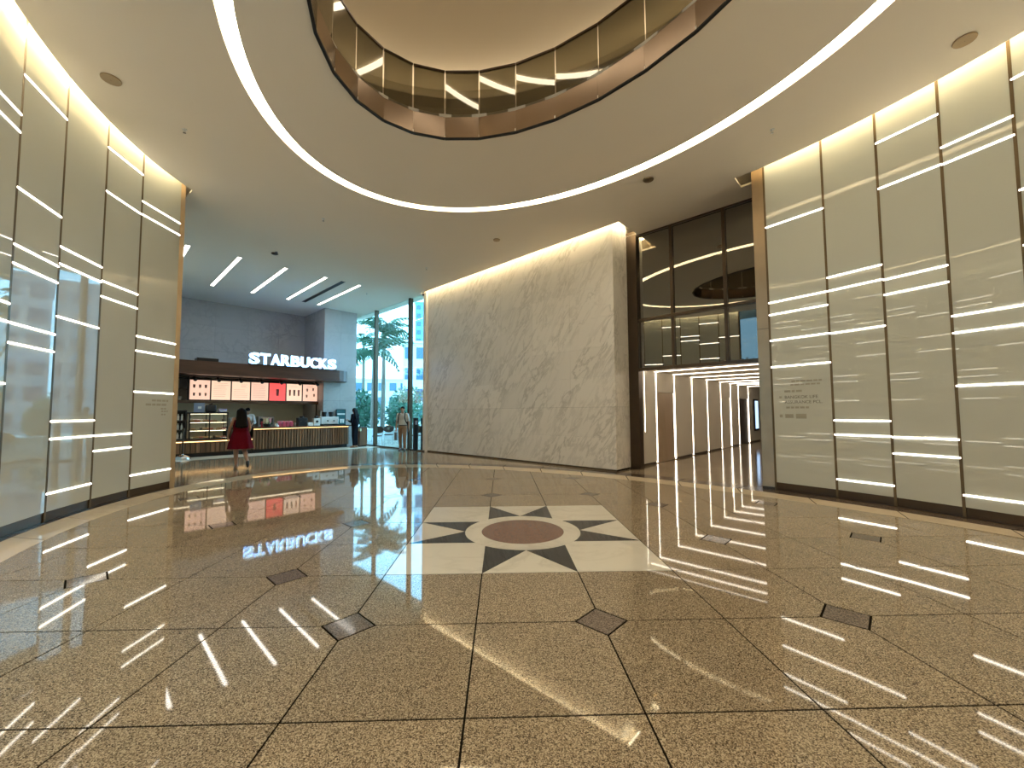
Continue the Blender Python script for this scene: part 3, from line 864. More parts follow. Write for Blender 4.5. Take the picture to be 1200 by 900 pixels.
obj('body', bevel(MB().box(-.1, .1, -.13, .13, 0, .30), .015), 'paper_white', gr)
MB().frustum((.1, 0, .17), (.112, 0, .17), .05, .05, 14).build('dial', 'black_plastic', gr)
MB().lathe([(.05, .30), (.07, .36), (.065, .40), (.02, .41)], 12).build('lid', 'black_plastic', gr, True)
sc_ = st_thing('white_scale', 'low white box next to the square grinder', 'box', KS - .12, 6.335, CT)
obj('body', bevel(MB().box(-.09, .09, -.10, .10, 0, .14), .012), 'paper_white', sc_); MB().box(-.07, .07, -.08, .08, .14, .15).build('plate', 'steel', sc_)
ps = st_thing('framed_poster', 'teal framed menu poster standing on the counter against the grey pier', 'poster', KS - .40, 7.72, CT)
MB().box(-.02, .02, -.21, .21, 0, .68).build('frame', 'black_metal', ps); MB().box(.02, .024, -.185, .185, .03, .65).build('print', 'teal_board', ps)
MB().box(.0245, .027, -.16, .17, .44, .50).build('print_band', 'paper_white', ps)
for y in (.0, .1): MB().add([(.025, y - .03, .08), (.025, y + .03, .08), (.025, y + .05, .26), (.025, y - .05, .26)], [(0, 1, 2, 3)]).build('printed_cup', 'paper_white', ps)
dk = st_thing('drink_dispenser', 'black drinks dispenser box on the coffee counter beside red packs', 'dispenser', KS - .2, 6.05, CT)
obj('body', bevel(MB().box(-.13, .13, -.17, .17, 0, .33), .015), 'black_plastic', dk); MB().lathe([(.07, .33), (.08, .40), (.03, .42)], 14).build('lid', 'black_plastic', dk, True)
for y in (-.08, .08): MB().frustum((.13, y, .2), (.17, y, .19), .015, .015, 8).build('tap', 'steel', dk)
def bagmesh(w, d, h):
    mb = MB(); mb.add([(-d, -w, 0), (d, -w, 0), (d, w, 0), (-d, w, 0), (-d, -w, h * .75), (d, -w, h * .75), (d, w, h * .75), (-d, w, h * .75), (-.006, -w, h), (.006, -w, h), (.006, w, h), (-.006, w, h)],
                      [(3, 2, 1, 0), (0, 1, 5, 4), (1, 2, 6, 5), (2, 3, 7, 6), (3, 0, 4, 7), (4, 5, 9, 8), (5, 6, 10, 9), (6, 7, 11, 10), (7, 4, 8, 11), (8, 9, 10, 11)])
    return mb.mesh('coffee_bag')
b1 = bagmesh(.05, .035, .20); b1.materials.append(M['red_pack']); b2 = bagmesh(.05, .035, .22); b2.materials.append(M['pink_pack'])
for k in range(8):
    t = 5.22 + (k % 4) * .135; row = k // 4
    o = obj('coffee_bag', b1 if row == 0 else b2, None, None, loc=at(KS - .06 - row * .13, t, CT + (.0 if row == 0 else .0)), rz=RZ45)
    tag(o, 'red gift bag standing in the front row on the counter' if row == 0 else 'pink gift bag standing in the row behind the red bags', 'bag', 'red gift bags' if row == 0 else 'pink gift bags')
cm_ = cup().mesh('paper_cup'); cm_.materials.append(M['paper_white'])
for k in range(7):
    o = obj('paper_cup', cm_, None, None, True, loc=at(KS - .36, 5.15 + k * .12, CT)); tag(o, 'white paper cup in the row behind the gift bags', 'cup', 'white cups on the counter')
tum = MB().lathe([(.03, 0), (.04, .17), (.042, .18), (.03, .20), (.012, .21)], 14).mesh('tumbler'); tum.materials.append(M['red_pack'])
for k in range(3):
    o = obj('tumbler', tum, None, None, True, loc=at(KS - .28, 4.66 + k * .1, CT)); tag(o, 'tall red tumbler standing behind the flower basket', 'tumbler', 'red tumblers')
# basket with leaves and packs
bk = st_thing('snack_basket', 'dark basket of greenery and snack packs on the counter beside the till', 'basket', KS - .14, 4.80, CT)
MB().lathe([(.10, 0), (.14, .10), (.15, .10), (.15, .12), (.12, .12)], 16).build('basket', 'black_plastic', bk, True)
mb = MB(); rl = random.Random(5)
for k in range(60):
    c = Vector((rl.uniform(-.13, .13), rl.uniform(-.13, .13), rl.uniform(.1, .2))); d1 = Vector((rl.uniform(-1, 1), rl.uniform(-1, 1), rl.uniform(-.3, 1))).normalized() * .05; d2 = d1.cross(Vector((0, 0, 1))).normalized() * .02
    mb.add([c - d1, c + d2, c + d1, c - d2], [(0, 1, 2, 3)])
mb.build('greenery', 'green_leaf', bk, kind='stuff')
for k, (y, m_) in enumerate(((-.1, 'kraft'), (.0, 'cream_food'), (.1, 'pink_pack'))):
    MB().box(-.03, .0, y - .04, y + .04, .12, .32).build('snack_pack', m_, bk)
bw = st_thing('glass_bowl', 'white upturned bowl on the counter between basket and gift bags', 'bowl', KS - .05, 5.10, CT)
MB().lathe([(.085, 0), (.078, .05), (.05, .08), (.02, .09)], 18).build('bowl', 'paper_white', bw, True); MB().lathe([(.03, .10), (.03, .115)], 12).build('foot', 'paper_white', bw, True)
# till beside the pastry case
tl = st_thing('cash_register', 'dark cash register with tilted screen between pastry case and slatted counter', 'cash register', KS - .35, 3.93, .58)
MB().box(-.2, .25, -.28, .3, 0, .36).build('cabinet', 'dark_bronze', tl)
obj('base', bevel(MB().box(-.14, .14, -.16, .16, .36, .44), .01), 'black_plastic', tl)
MB().add([(-.08, -.17, .46), (-.02, -.17, .44), (-.02, .17, .44), (-.08, .17, .46), (.0, -.17, .74), (.03, -.17, .73), (.03, .17, .73), (.0, .17, .74)], [(3, 2, 1, 0), (4, 5, 6, 7), (0, 1, 5, 4), (1, 2, 6, 5), (2, 3, 7, 6), (3, 0, 4, 7)]).build('screen', 'black_plastic', tl)
# things on the pastry case
bx = st_thing('blue_grey_poster', 'small blue-grey picture card propped on top of the pastry case', 'card', KS - .2, 2.72, 1.51)
MB().box(-.012, .012, -.15, .15, 0, .32).build('card', 'blue_grey', bx); MB().box(.012, .014, -.04, .06, .12, .2).build('print', 'paper_white', bx)
kb = st_thing('black_appliance', 'rounded black appliance on the pastry case beside the picture card', 'appliance', KS - .3, 3.06, 1.51)
obj('body', bevel(MB().box(-.12, .12, -.15, .15, 0, .26), .05, 3), 'black_plastic', kb, True); MB().frustum((0, -.05, .26), (0, .05, .30), .02, .02, 8).build('handle', 'black_plastic', kb)
ly = st_thing('lilac_packets', 'lilac and white packet lying on the end of the pastry case', 'packet', KS - .25, 3.40, 1.51)
obj('packet', bevel(MB().box(-.1, .1, -.12, .12, 0, .12), .03, 2), 'lilac', ly); MB().box(.101, .104, -.1, .1, .02, .06).build('label_strip', 'paper_white', ly)
fr = st_thing('drinks_fridge', 'dark open drinks chiller left of the pastry case', 'chiller', KS - .4, 2.12, .58)
mb = MB(); mb.box(-.3, -.27, -.26, .26, 0, 1.0).box(-.3, .28, -.26, -.23, 0, 1.0).box(-.3, .28, .23, .26, 0, 1.0).box(-.3, .28, -.26, .26, .97, 1.0).box(-.3, .28, -.26, .26, 0, .04)
mb.build('casing', 'black_plastic', fr)
for z in (.33, .65): MB().box(-.27, .26, -.23, .23, z, z + .012).build('shelf', 'steel', fr)
bt = MB().lathe([(.03, 0), (.032, .13), (.014, .17), (.014, .20), (.016, .21)], 12).mesh('bottle'); bt.materials.append(M['paper_white'])
for lev, z in enumerate((.62, .925, 1.245)):
    for k in range(4):
        o = obj('bottle', bt, None, None, True, loc=at(KS - .25, 1.97 + k * .1, z)); tag(o, f'small pale bottle on the {("bottom", "middle", "top")[lev]} shelf of the drinks chiller', 'bottle', f'bottles on the {("bottom", "middle", "top")[lev]} chiller shelf')
for k in range(3):
    o = obj('paper_cup', cm_, None, None, True, loc=at(MENU_S - .15, 1.98 + k * .17, 1.95)); tag(o, 'white cup on the rack shelf left of the menu boards', 'cup', 'cups on the rack shelf')
# rear equipment
for k, (t, w, h, m_, lab) in enumerate(((2.6, .25, .45, 'grey_plastic', 'grey oven on the rear counter near the chiller'), (4.25, .22, .38, 'paper_white', 'white coffee brewer on the rear counter behind the barista'), (5.3, .3, .42, 'grey_plastic', 'grey blender station on the rear counter behind the gift bags'))):
    o = st_thing(('oven', 'coffee_brewer', 'blender_station')[k], lab, 'appliance', -19.55, t, .91)
    obj('body', bevel(MB().box(-.2, .2, -w, w, 0, h), .015), m_, o)
    MB().box(.2, .212, -w * .8, w * .8, h * .2, h * .8).build('door_panel', 'black_plastic', o)
    MB().frustum((.23, -w * .6, h * .88), (.23, w * .6, h * .88), .012, .012, 8).build('handle', 'steel', o)
jr = MB().lathe([(.04, 0), (.04, .16), (.03, .18), (.03, .2), (.005, .21)], 12).mesh('syrup_bottle'); jr.materials.append(M['kraft'])
for k in range(9):
    o = obj('syrup_bottle', jr, None, None, True, loc=at(-19.45, 5.75 + k * .11, .91)); tag(o, 'brown syrup bottle in the row on the rear counter', 'bottle', 'syrup bottles on the rear counter')
# queue stanchion
qs = st_thing('queue_stanchion', 'chrome queue post with a domed base in front of the pastry counter', 'stanchion', -16.75, 2.22)
MB().lathe([(.22, 0), (.22, .02), (.20, .06), (.13, .11), (.04, .14), (.03, .16)], 24).build('base', 'steel', qs, True)
MB().frustum((0, 0, .14), (0, 0, .92), .025, .025, 12).build('pole', 'dark_bronze', qs, True)
MB().lathe([(.035, .90), (.04, .94), (.03, .98), (.005, 1.0)], 14).build('cap', 'dark_bronze', qs, True)

# ------------------------------------------------------------------ people
mat('skin', (.42, .23, .14), .5, var=(30, .08)); mat('skin_light', (.50, .30, .20), .5, var=(30, .08)); mat('hair', (.006, .0045, .0045), .7, spec=.15, var=(60, .3))
mat('dress_red', (.13, .004, .012), .9, spec=.1, var=(40, .15)); mat('cloth_white', (.70, .69, .66), .8, var=(30, .05)); mat('cloth_black', (.006, .006, .009), .9, spec=.1, var=(30, .2)); mat('cloth_grey', (.50, .50, .48), .85, var=(30, .08))
mat('khaki', (.26, .16, .095), .85, var=(30, .12)); mat('shoe_dark', (.015, .013, .012), .5, var=(30, .2)); mat('shoe_tan', (.30, .17, .10), .5, var=(30, .1)); mat('eye_dark', (.01, .008, .008), .2); mat('lips', (.30, .10, .08), .5)
mat('bag_grey', (.18, .19, .19), .8, var=(20, .1)); mat('bag_cream', (.62, .58, .36), .7, var=(20, .1)); mat('apron_green', (.008, .04, .025), .8, var=(30, .15))

def hand(mb, w, d, n, k=1.0, curl=.5, thumb=1):
    d = Vector(d).normalized(); n = Vector(n); n = (n - d * n.dot(d)).normalized(); s = d.cross(n) * thumb
    w = Vector(w)
    for o in (-.028, -.009, .010, .028):
        mb.cap(w + s * o * .6 * k, w + d * .085 * k + s * o * k, .015 * k, .0125 * k)
    for o, L in ((-.030, .058), (-.010, .072), (.010, .078), (.030, .068)):
        a = w + d * .088 * k + s * o * k
        b_ = a + (d * math.cos(curl * .5) + n * math.sin(curl * .5)) * L * .55 * k
        c = b_ + (d * math.cos(curl * 1.4) + n * math.sin(curl * 1.4)) * L * .5 * k
        mb.cap(a, b_, .0095 * k, .009 * k); mb.cap(b_, c, .009 * k, .0075 * k)
    a = w + d * .025 * k + s * .03 * k; b_ = a + (d * .6 + s * .8).normalized() * .04 * k; c = b_ + (d * .9 + s * .3 + n * .3).normalized() * .032 * k
    mb.cap(a, b_, .013 * k, .011 * k); mb.cap(b_, c, .011 * k, .009 * k)

def body(P, k):
    """one continuous figure from tapered limbs; P holds joint positions for a 1.70 m body"""
    mb = MB(); S = lambda p: Vector(p) * k
    tw = P.get('wide', 1.0)
    mb.ell(S((0, 0, .94)), (.155 * k * tw, .115 * k * tw, .12 * k)); mb.ell(S((0, 0, 1.10)), (.13 * k * tw, .10 * k * tw, .18 * k)); mb.ell(S((0, 0, 1.27)), (.155 * k * tw, .112 * k * tw, .15 * k))
    mb.cap(S(P['sh_l']), S(P['sh_r']), .058 * k, .058 * k)
    nb = Vector(P.get('head', (0, 0, 0)))
    mb.cap(S((0, -.01, 1.38)), S(Vector((0, .012, 1.50)) + nb * .5), .056 * k, .047 * k)
    H = S(Vector((0, .02, 1.585)) + nb)
    q = Matrix.Rotation(P.get('tilt', 0), 3, 'X') 
    q = Matrix.Rotation(P.get('turn', 0), 3, 'Z') @ q
    def hp(x, y, z): return H + q @ Vector((x * k, y * k, z * k))
    mb.ell(hp(0, -.005, .012), (.073 * k, .093 * k, .098 * k), rot=q); mb.ell(hp(0, .03, -.055), (.052 * k, .058 * k, .06 * k), rot=q)
    mb.cap(hp(0, .088, .005), hp(0, .108, -.022), .010 * k, .014 * k)
    for sx in (-1, 1): mb.ell(hp(sx * .075, -.005, -.01), (.010 * k, .02 * k, .03 * k), 8, 6, rot=q)
    for sd in ('l', 'r'):
        mb.cap(S(P['sh_' + sd]), S(P['el_' + sd]), .048 * k, .038 * k); mb.cap(S(P['el_' + sd]), S(P['wr_' + sd]), .039 * k, .026 * k)
        d = Vector(P['hd_' + sd])
        hand(mb, S(P['wr_' + sd]), d, P.get('hn_' + sd, (0, 1, .2)), k, P.get('curl', .6), 1 if sd == 'l' else -1)
        mb.cap(S(P['hip_' + sd]), S(P['kn_' + sd]), .088 * k * tw, .056 * k * tw); mb.cap(S(P['kn_' + sd]), S(P['an_' + sd]), .058 * k * tw, .036 * k)
        mid = Vector(P['kn_' + sd]) * .68 + Vector(P['an_' + sd]) * .32
        mb.ell(S(mid + Vector((0, -.012, 0))), (.052 * k * tw, .052 * k * tw, .11 * k))
        mb.cap(S(P['an_' + sd]), S(P['to_' + sd]), .038 * k, .024 * k)
    return mb, hp, q

def face(root_b, hp, q, k):
    for sx in (-1, 1):
        MB().ell(hp(sx * .030, .082, .012), (.011 * k, .006 * k, .006 * k), 8, 6, rot=q).build('eye', 'eye_dark', root_b, True)
        MB().cap(hp(sx * .016, .088, .034), hp(sx * .045, .078, .034), .004 * k, .003 * k).build('eyebrow', 'hair', root_b, True)
    MB().ell(hp(0, .083, -.052), (.022 * k, .007 * k, .007 * k), 8, 6, rot=q).build('mouth', 'lips', root_b, True)

def stand(**kw):
    P = dict(sh_l=(-.165, 0, 1.385), sh_r=(.165, 0, 1.385), el_l=(-.215, -.02, 1.10), el_r=(.215, -.02, 1.10), wr_l=(-.22, .05, .86), wr_r=(.22, .05, .86), hd_l=(0, .1, -1), hd_r=(0, .1, -1), hn_l=(1, .2, 0), hn_r=(-1, .2, 0),
             hip_l=(-.085, 0, .90), hip_r=(.085, 0, .90), kn_l=(-.095, .01, .49), kn_r=(.095, .01, .49), an_l=(-.10, -.02, .075), an_r=(.10, -.02, .075), to_l=(-.115, .14, .026), to_r=(.115, .14, .026))
    P.update(kw); return P

def rings(spec, n=40, fold=0.0, nf=11, k=1.0):
    """stacked elliptical rings (z, rx, ry, cx, cy) -> garment shell"""
    mb = MB(); vs = []
    for i, (z, rx, ry, cx, cy) in enumerate(spec):
        for a in range(n):
            th = 2 * PI * a / n
            f = 1 + fold * (i / (len(spec) - 1)) * math.sin(nf * th + .6 * i)
            vs.append((k * (cx + rx * f * math.cos(th)), k * (cy + ry * f * math.sin(th)), k * z))
    fs = []
    for i in range(len(spec) - 1):
        for a in range(n):
            b_ = (a + 1) % n; fs.append((i * n + a, i * n + b_, (i + 1) * n + b_, (i + 1) * n + a))
    fs.append(tuple(range(n - 1, -1, -1))); fs.append(tuple((len(spec) - 1) * n + a for a in range(n)))
    return mb.add(vs, fs)

def shoe(root, P, sd, k, m, lift=1.0):
    mb = MB(); a = Vector(P['an_' + sd]) * k; t = Vector(P['to_' + sd]) * k
    h = a + (a - t).normalized() * .03 * k; h.z = min(a.z, a.z - .03 * k)
    mb.cap(Vector((h.x, h.y, h.z)), t, .042 * k, .034 * k); mb.cap(a, Vector((h.x, h.y, h.z)), .044 * k, .042 * k)
    obj('shoe', remeshed(mb, .010, 3), m, root, True)

# woman in the red dress, walking to the counter
k = .945
P = stand(wide=1.12, el_l=(-.27, -.05, 1.12), wr_l=(-.285, .07, .90), el_r=(.23, .05, 1.12), wr_r=(.20, .20, .95), hip_l=(-.085, 0, .90), kn_l=(-.095, .03, .49), an_l=(-.08, .02, .08), to_l=(-.095, .16, .03),
          kn_r=(.105, -.02, .50), an_r=(.15, -.24, .19), to_r=(.165, -.17, .06), turn=.1)
p1 = thing('person', 'person with long black hair in a sleeveless knee-length red dress walking to the counter', 'person', (-6.95, 11.03, 0), R(40))
mb, hp, q = body(P, k)
b1_ = obj('body', remeshed(mb, .009), 'skin', p1, True)
face(p1, hp, q, k)
dr = rings([(1.395, .12, .085, 0, -.005), (1.36, .165, .115, 0, -.005), (1.27, .192, .140, 0, 0), (1.16, .185, .136, 0, 0), (1.06, .175, .130, 0, 0), (.98, .205, .155, 0, 0), (.86, .245, .195, 0, -.005), (.72, .275, .225, 0, -.01), (.56, .31, .26, .01, -.02)], 48, .05, 9, k)
dress = dr.build('dress', 'dress_red', p1, True)
MB().add(*(lambda r: (r.v, r.f))(rings([(1.075, .186, .140, 0, 0), (1.045, .186, .140, 0, 0)], 32, 0, 9, k))).build('waist_seam', 'dress_red', dress, True)
hr = MB(); hr.ell(hp(0, -.012, .02), (.083 * k, .10 * k, .104 * k))
for x in (-.085, -.05, 0, .05, .085): hr.cap(hp(x * .7, -.05, .02), (x * 1.25 * k, -.145 * k, 1.17 * k + abs(x) * .25), .06 * k, .05 * k)
obj('hair', remeshed(hr, .012, 5), 'hair', p1, True)
for sd in 'lr': shoe(p1, P, sd, k, 'shoe_tan' if sd == 'l' else 'shoe_dark')

# barista behind the counter
k = .99
P = stand(el_l=(-.24, .08, 1.12), el_r=(.24, .08, 1.12), wr_l=(-.14, .30, 1.04), wr_r=(.14, .30, 1.04), hd_l=(.2, 1, -.3), hd_r=(-.2, 1, -.3), tilt=-.35, hn_l=(0, -.2, -1), hn_r=(0, -.2, -1))
p2 = thing('person', 'person in a white shirt, black cap and dark apron working behind the coffee counter', 'person', at(KS - .85, 4.32), R(-150))
mb, hp, q = body(P, k)
obj('body', remeshed(mb, .010), 'skin', p2, True); face(p2, hp, q, k)
sh = MB(); sh.ell(Vector((0, 0, 1.12)) * k, (.155 * k, .125 * k, .22 * k)); sh.ell(Vector((0, 0, 1.27)) * k, (.18 * k, .132 * k, .165 * k)); sh.cap(Vector(P['sh_l']) * k, Vector(P['sh_r']) * k, .068 * k, .068 * k)
for sd in 'lr': sh.cap(Vector(P['sh_' + sd]) * k, Vector(P['el_' + sd]) * k, .064 * k, .056 * k); sh.cap(Vector(P['el_' + sd]) * k, (Vector(P['el_' + sd]) * .7 + Vector(P['wr_' + sd]) * .3) * k, .056 * k, .05 * k)
obj('shirt', remeshed(sh, .012, 3), 'cloth_white', p2, True)
tr_ = MB(); tr_.ell(Vector((0, 0, .95)) * k, (.17 * k, .135 * k, .13 * k))
for sd in 'lr': tr_.cap(Vector(P['hip_' + sd]) * k, Vector(P['kn_' + sd]) * k, .10 * k, .075 * k); tr_.cap(Vector(P['kn_' + sd]) * k, Vector(P['an_' + sd]) * k, .075 * k, .06 * k)
obj('trousers', remeshed(tr_, .014, 3), 'cloth_black', p2, True)
rings([(1.20, .11, .03, 0, .135), (1.0, .15, .05, 0, .125), (.6, .17, .05, 0, .12)], 24, 0, 5, k).build('apron', 'apron_green', p2, True)
hc = MB(); hc.ell(hp(0, -.008, .035), (.082 * k, .10 * k, .085 * k)); hc.cap(hp(-.03, .09, .045), hp(.03, .09, .045), .02 * k, .02 * k); hc.cap(hp(-.025, .13, .035), hp(.025, .13, .035), .012 * k, .012 * k)
obj('cap', remeshed(hc, .010, 3), 'cloth_black', p2, True)
for sd in 'lr': shoe(p2, P, sd, k, 'shoe_dark')

# person in black reading a phone at the counter's end
k = .985
P = stand(el_l=(-.21, .02, 1.10), el_r=(.21, .02, 1.10), wr_l=(-.06, .27, 1.13), wr_r=(.06, .27, 1.13), hd_l=(.2, 1, .2), hd_r=(-.2, 1, .2), hn_l=(0, 0, 1), hn_r=(0, 0, 1), tilt=-.45, head=(0, .025, -.01), curl=1.0, hip_l=(-.07, 0, .9), hip_r=(.07, 0, .9), kn_l=(-.07, .01, .49), kn_r=(.07, .01, .49), an_l=(-.07, -.02, .075), an_r=(.07, -.02, .075), to_l=(-.085, .14, .026), to_r=(.085, .14, .026))
p3 = thing('person', 'person dressed in black looking down at a phone beside the counter end', 'person', (-6.20, 17.38, 0), R(70))
mb, hp, q = body(P, k)
obj('body', remeshed(mb, .010), 'skin', p3, True); face(p3, hp, q, k)
sh = MB(); sh.ell(Vector((0, 0, 1.05)) * k, (.18 * k, .145 * k, .27 * k)); sh.ell(Vector((0, 0, 1.27)) * k, (.175 * k, .13 * k, .165 * k)); sh.cap(Vector(P['sh_l']) * k, Vector(P['sh_r']) * k, .066 * k, .066 * k)
for sd in 'lr': sh.cap(Vector(P['sh_' + sd]) * k, Vector(P['el_' + sd]) * k, .06 * k, .052 * k); sh.cap(Vector(P['el_' + sd]) * k, Vector(P['wr_' + sd]) * k, .052 * k, .038 * k)
obj('jacket', remeshed(sh, .012, 3), 'cloth_black', p3, True)
tr_ = MB(); tr_.ell(Vector((0, 0, .92)) * k, (.165 * k, .13 * k, .14 * k))
for sd in 'lr': tr_.cap(Vector(P['hip_' + sd]) * k, Vector(P['kn_' + sd]) * k, .098 * k, .075 * k); tr_.cap(Vector(P['kn_' + sd]) * k, (Vector(P['an_' + sd]) + Vector((0, 0, .06))) * k, .075 * k, .06 * k)
obj('trousers', remeshed(tr_, .014, 3), 'cloth_black', p3, True)
hr = MB(); hr.ell(hp(0, -.015, .02), (.084 * k, .102 * k, .104 * k))
for x in (-.06, 0, .06): hr.cap(hp(x, -.06, .0), (x * 1.4 * k, -.10 * k, 1.25 * k), .05 * k, .035 * k)
obj('hair', remeshed(hr, .012, 4), 'hair', p3, True)
for sd in 'lr': shoe(p3, P, sd, k, 'shoe_tan')
ph = thing('phone', 'dark phone held by the person in black', 'phone', (-6.20 + .30 * -math.sin(R(70)), 17.38 + .30 * math.cos(R(70)), 1.14 * k), R(70))
obj('body', bevel(MB().box(-.036, .036, .02, .165, .022, .031), .003), 'black_plastic', ph); MB().box(-.032, .032, .026, .158, .031, .0316).build('screen', 'blue_grey', ph)
hb = thing('handbag', 'cream shoulder bag at the hip of the person in black', 'handbag', (-6.20, 17.38, 0), R(70))
obj('pouch', bevel(MB().box(.185, .25, -.13, .15, .68, .80), .02), 'bag_cream', hb); MB().tube([(.21, -.10, .8), (.20, -.05, 1.1), (.12, .0, 1.44), (.0, .03, 1.47)], .010, 8).build('strap', 'cloth_black', hb)

# walking man with backpack
k = 1.0
P = stand(el_l=(-.235, -.03, 1.10), wr_l=(-.25, .03, .87), el_r=(.235, -.04, 1.11), wr_r=(.24, .04, .88), kn_l=(-.10, .07, .49), an_l=(-.10, .04, .08), to_l=(-.12, .19, .03), kn_r=(.10, -.02, .49), an_r=(.10, -.10, .085), to_r=(.12, .06, .03), tilt=-.1)
px_, py_ = -3.83, 15.86
p4 = thing('person', 'person in a pale grey shirt, brown trousers and backpack walking in from the window', 'person', (px_, py_, 0), R(178))
mb, hp, q = body(P, k)
obj('body', remeshed(mb, .010), 'skin', p4, True); face(p4, hp, q, k)
sh = MB(); sh.ell(Vector((0, 0, 1.08)) * k, (.17 * k, .135 * k, .22 * k)); sh.ell(Vector((0, 0, 1.27)) * k, (.18 * k, .132 * k, .165 * k)); sh.cap(Vector(P['sh_l']) * k, Vector(P['sh_r']) * k, .068 * k, .068 * k)
for sd in 'lr': sh.cap(Vector(P['sh_' + sd]) * k, (Vector(P['sh_' + sd]) * .25 + Vector(P['el_' + sd]) * .75) * k, .066 * k, .062 * k)
obj('shirt', remeshed(sh, .012, 3), 'cloth_grey', p4, True)
tr_ = MB(); tr_.ell(Vector((0, 0, .93)) * k, (.165 * k, .13 * k, .12 * k))
for sd in 'lr': tr_.cap(Vector(P['hip_' + sd]) * k, Vector(P['kn_' + sd]) * k, .098 * k, .075 * k); tr_.cap(Vector(P['kn_' + sd]) * k, (Vector(P['an_' + sd]) + Vector((0, 0, .03))) * k, .073 * k, .06 * k)
obj('trousers', remeshed(tr_, .014, 3), 'khaki', p4, True)
MB().add(*(lambda r: (r.v, r.f))(rings([(.985, .172, .137, 0, 0), (.955, .172, .137, 0, 0)], 32, 0, 9, k))).build('belt', 'shoe_dark', p4, True)
hr = MB(); hr.ell(hp(0, -.015, .035), (.080 * k, .098 * k, .088 * k)); hr.ell(hp(0, -.03, .0), (.079 * k, .08 * k, .08 * k))
obj('hair', remeshed(hr, .012, 4), 'hair', p4, True)
for sd in 'lr': shoe(p4, P, sd, k, 'shoe_dark')
bpk = thing('backpack', 'black backpack worn by the person in the grey shirt', 'backpack', (px_, py_, 0), R(178))
obj('pack', bevel(MB().box(-.15, .15, -.29, -.13, .98, 1.42), .05, 3), 'cloth_black', bpk, True)
for sx in (-1, 1): MB().tube([(sx * .10, -.13, 1.40), (sx * .11, -.03, 1.47), (sx * .115, .10, 1.42), (sx * .12, .145, 1.30), (sx * .14, .13, 1.16), (sx * .165, .02, 1.05), (sx * .14, -.13, 1.02)], .018, 8).build('strap', 'cloth_black', bpk)
tb = thing('tote_bag', 'grey tote bag hanging from the hand of the walking person', 'bag', (px_, py_, 0), R(178))
obj('bag', bevel(MB().box(.225, .275, -.12, .20, .40, .70), .015), 'bag_grey', tb); MB().tube([(.25, -.06, .70), (.25, 0, .79), (.25, .08, .79), (.25, .14, .70)], .008, 8).build('handles', 'bag_grey', tb)

# ------------------------------------------------------------------ posts at the door, bin
for k, (x, y, lab) in enumerate(((-3.28, 15.62, 'slim dark gate post near the walking person'), (-2.98, 15.60, 'slim dark gate post against the marble wall end'))):
    g = thing('gate_post', lab, 'post', (x, y, 0), RZ45, 'gate posts by the tall window')
    obj('post', bevel(MB().box(-.045, .045, -.09, .09, .02, 1.26), .015), 'black_metal', g); MB().box(-.07, .07, -.12, .12, 0, .02).build('base_plate', 'steel', g); MB().box(.046, .049, -.05, .05, 1.0, 1.15).build('reader', 'blue_grey', g)
bn = st_thing('litter_bin', 'brown wooden litter bin behind the person in black', 'bin', -17.05, 8.40)
obj('body', bevel(MB().box(-.16, .16, -.17, .17, .04, .82), .01), 'wood_slat', bn); MB().box(-.17, .17, -.18, .18, .82, .85).build('lid', 'black_metal', bn); MB().box(-.14, .14, -.15, .15, 0, .04).build('base', 'black_metal', bn)

# ------------------------------------------------------------------ ceiling fittings
for k, t in enumerate((1.76, 2.95, 4.18, 5.40, 6.58)):
    s0, s1 = (-17.42, -13.68)
    o = st_thing('linear_light', ['slim recessed ceiling light line closest to the curved glass-panel wall', 'slim recessed ceiling light line, second from the curved glass-panel wall', 'slim recessed ceiling light line, third from the curved glass-panel wall', 'slim recessed ceiling light line next to the dark air slot', 'slim recessed ceiling light line closest to the tall window'][k], 'ceiling light', (s0 + s1) / 2, t, ZC - .012, 'ceiling light lines before the coffee counter')
    h = (s1 - s0) / 2
    mb = MB(); mb.box(-h - .012, h + .012, -.062, -.05, 0, .012).box(-h - .012, h + .012, .05, .062, 0, .012).box(-h - .012, -h, -.05, .05, 0, .012).box(h, h + .012, -.05, .05, 0, .012)
    mb.build('frame', 'white_metal', o); MB().box(-h, h, -.05, .05, .003, .012).build('diffuser', 'led_linear', o)
ad_ = st_thing('air_slot', 'dark linear air slot between two ceiling light lines', 'air vent', -15.55, 6.0, ZC - .012)
MB().box(-1.83, 1.83, -.055, .055, .006, .012).build('slot', 'black_metal', ad_); mb = MB(); mb.box(-1.85, 1.85, -.068, -.055, 0, .012).box(-1.85, 1.85, .055, .068, 0, .012); mb.build('frame', 'dark_bronze', ad_)
spk = [(-5.28, 5.40, .11, 'round grey ceiling speaker above the left panels'), (5.72, 4.60, .11, 'round grey ceiling speaker above the right panels'), (2.90, 7.64, .10, 'round grey ceiling speaker between the oval cove and the mezzanine glazing'), (-.11, 10.47, .09, 'round grey ceiling speaker before the marble wall')]
for x, y, r, lab in spk:
    o = thing('ceiling_speaker', lab, 'speaker', (x, y, ZC - .02), 0, 'round ceiling speakers')
    MB().lathe([(r * .98, .02), (r, .012), (r * .96, .0), (r * .88, .0)], 24).build('rim', 'bronze', o, True); MB().lathe([(r * .88, .006), (r * .5, .002), (.005, .0)], 20).build('grille', 'dark_bronze', o, True)
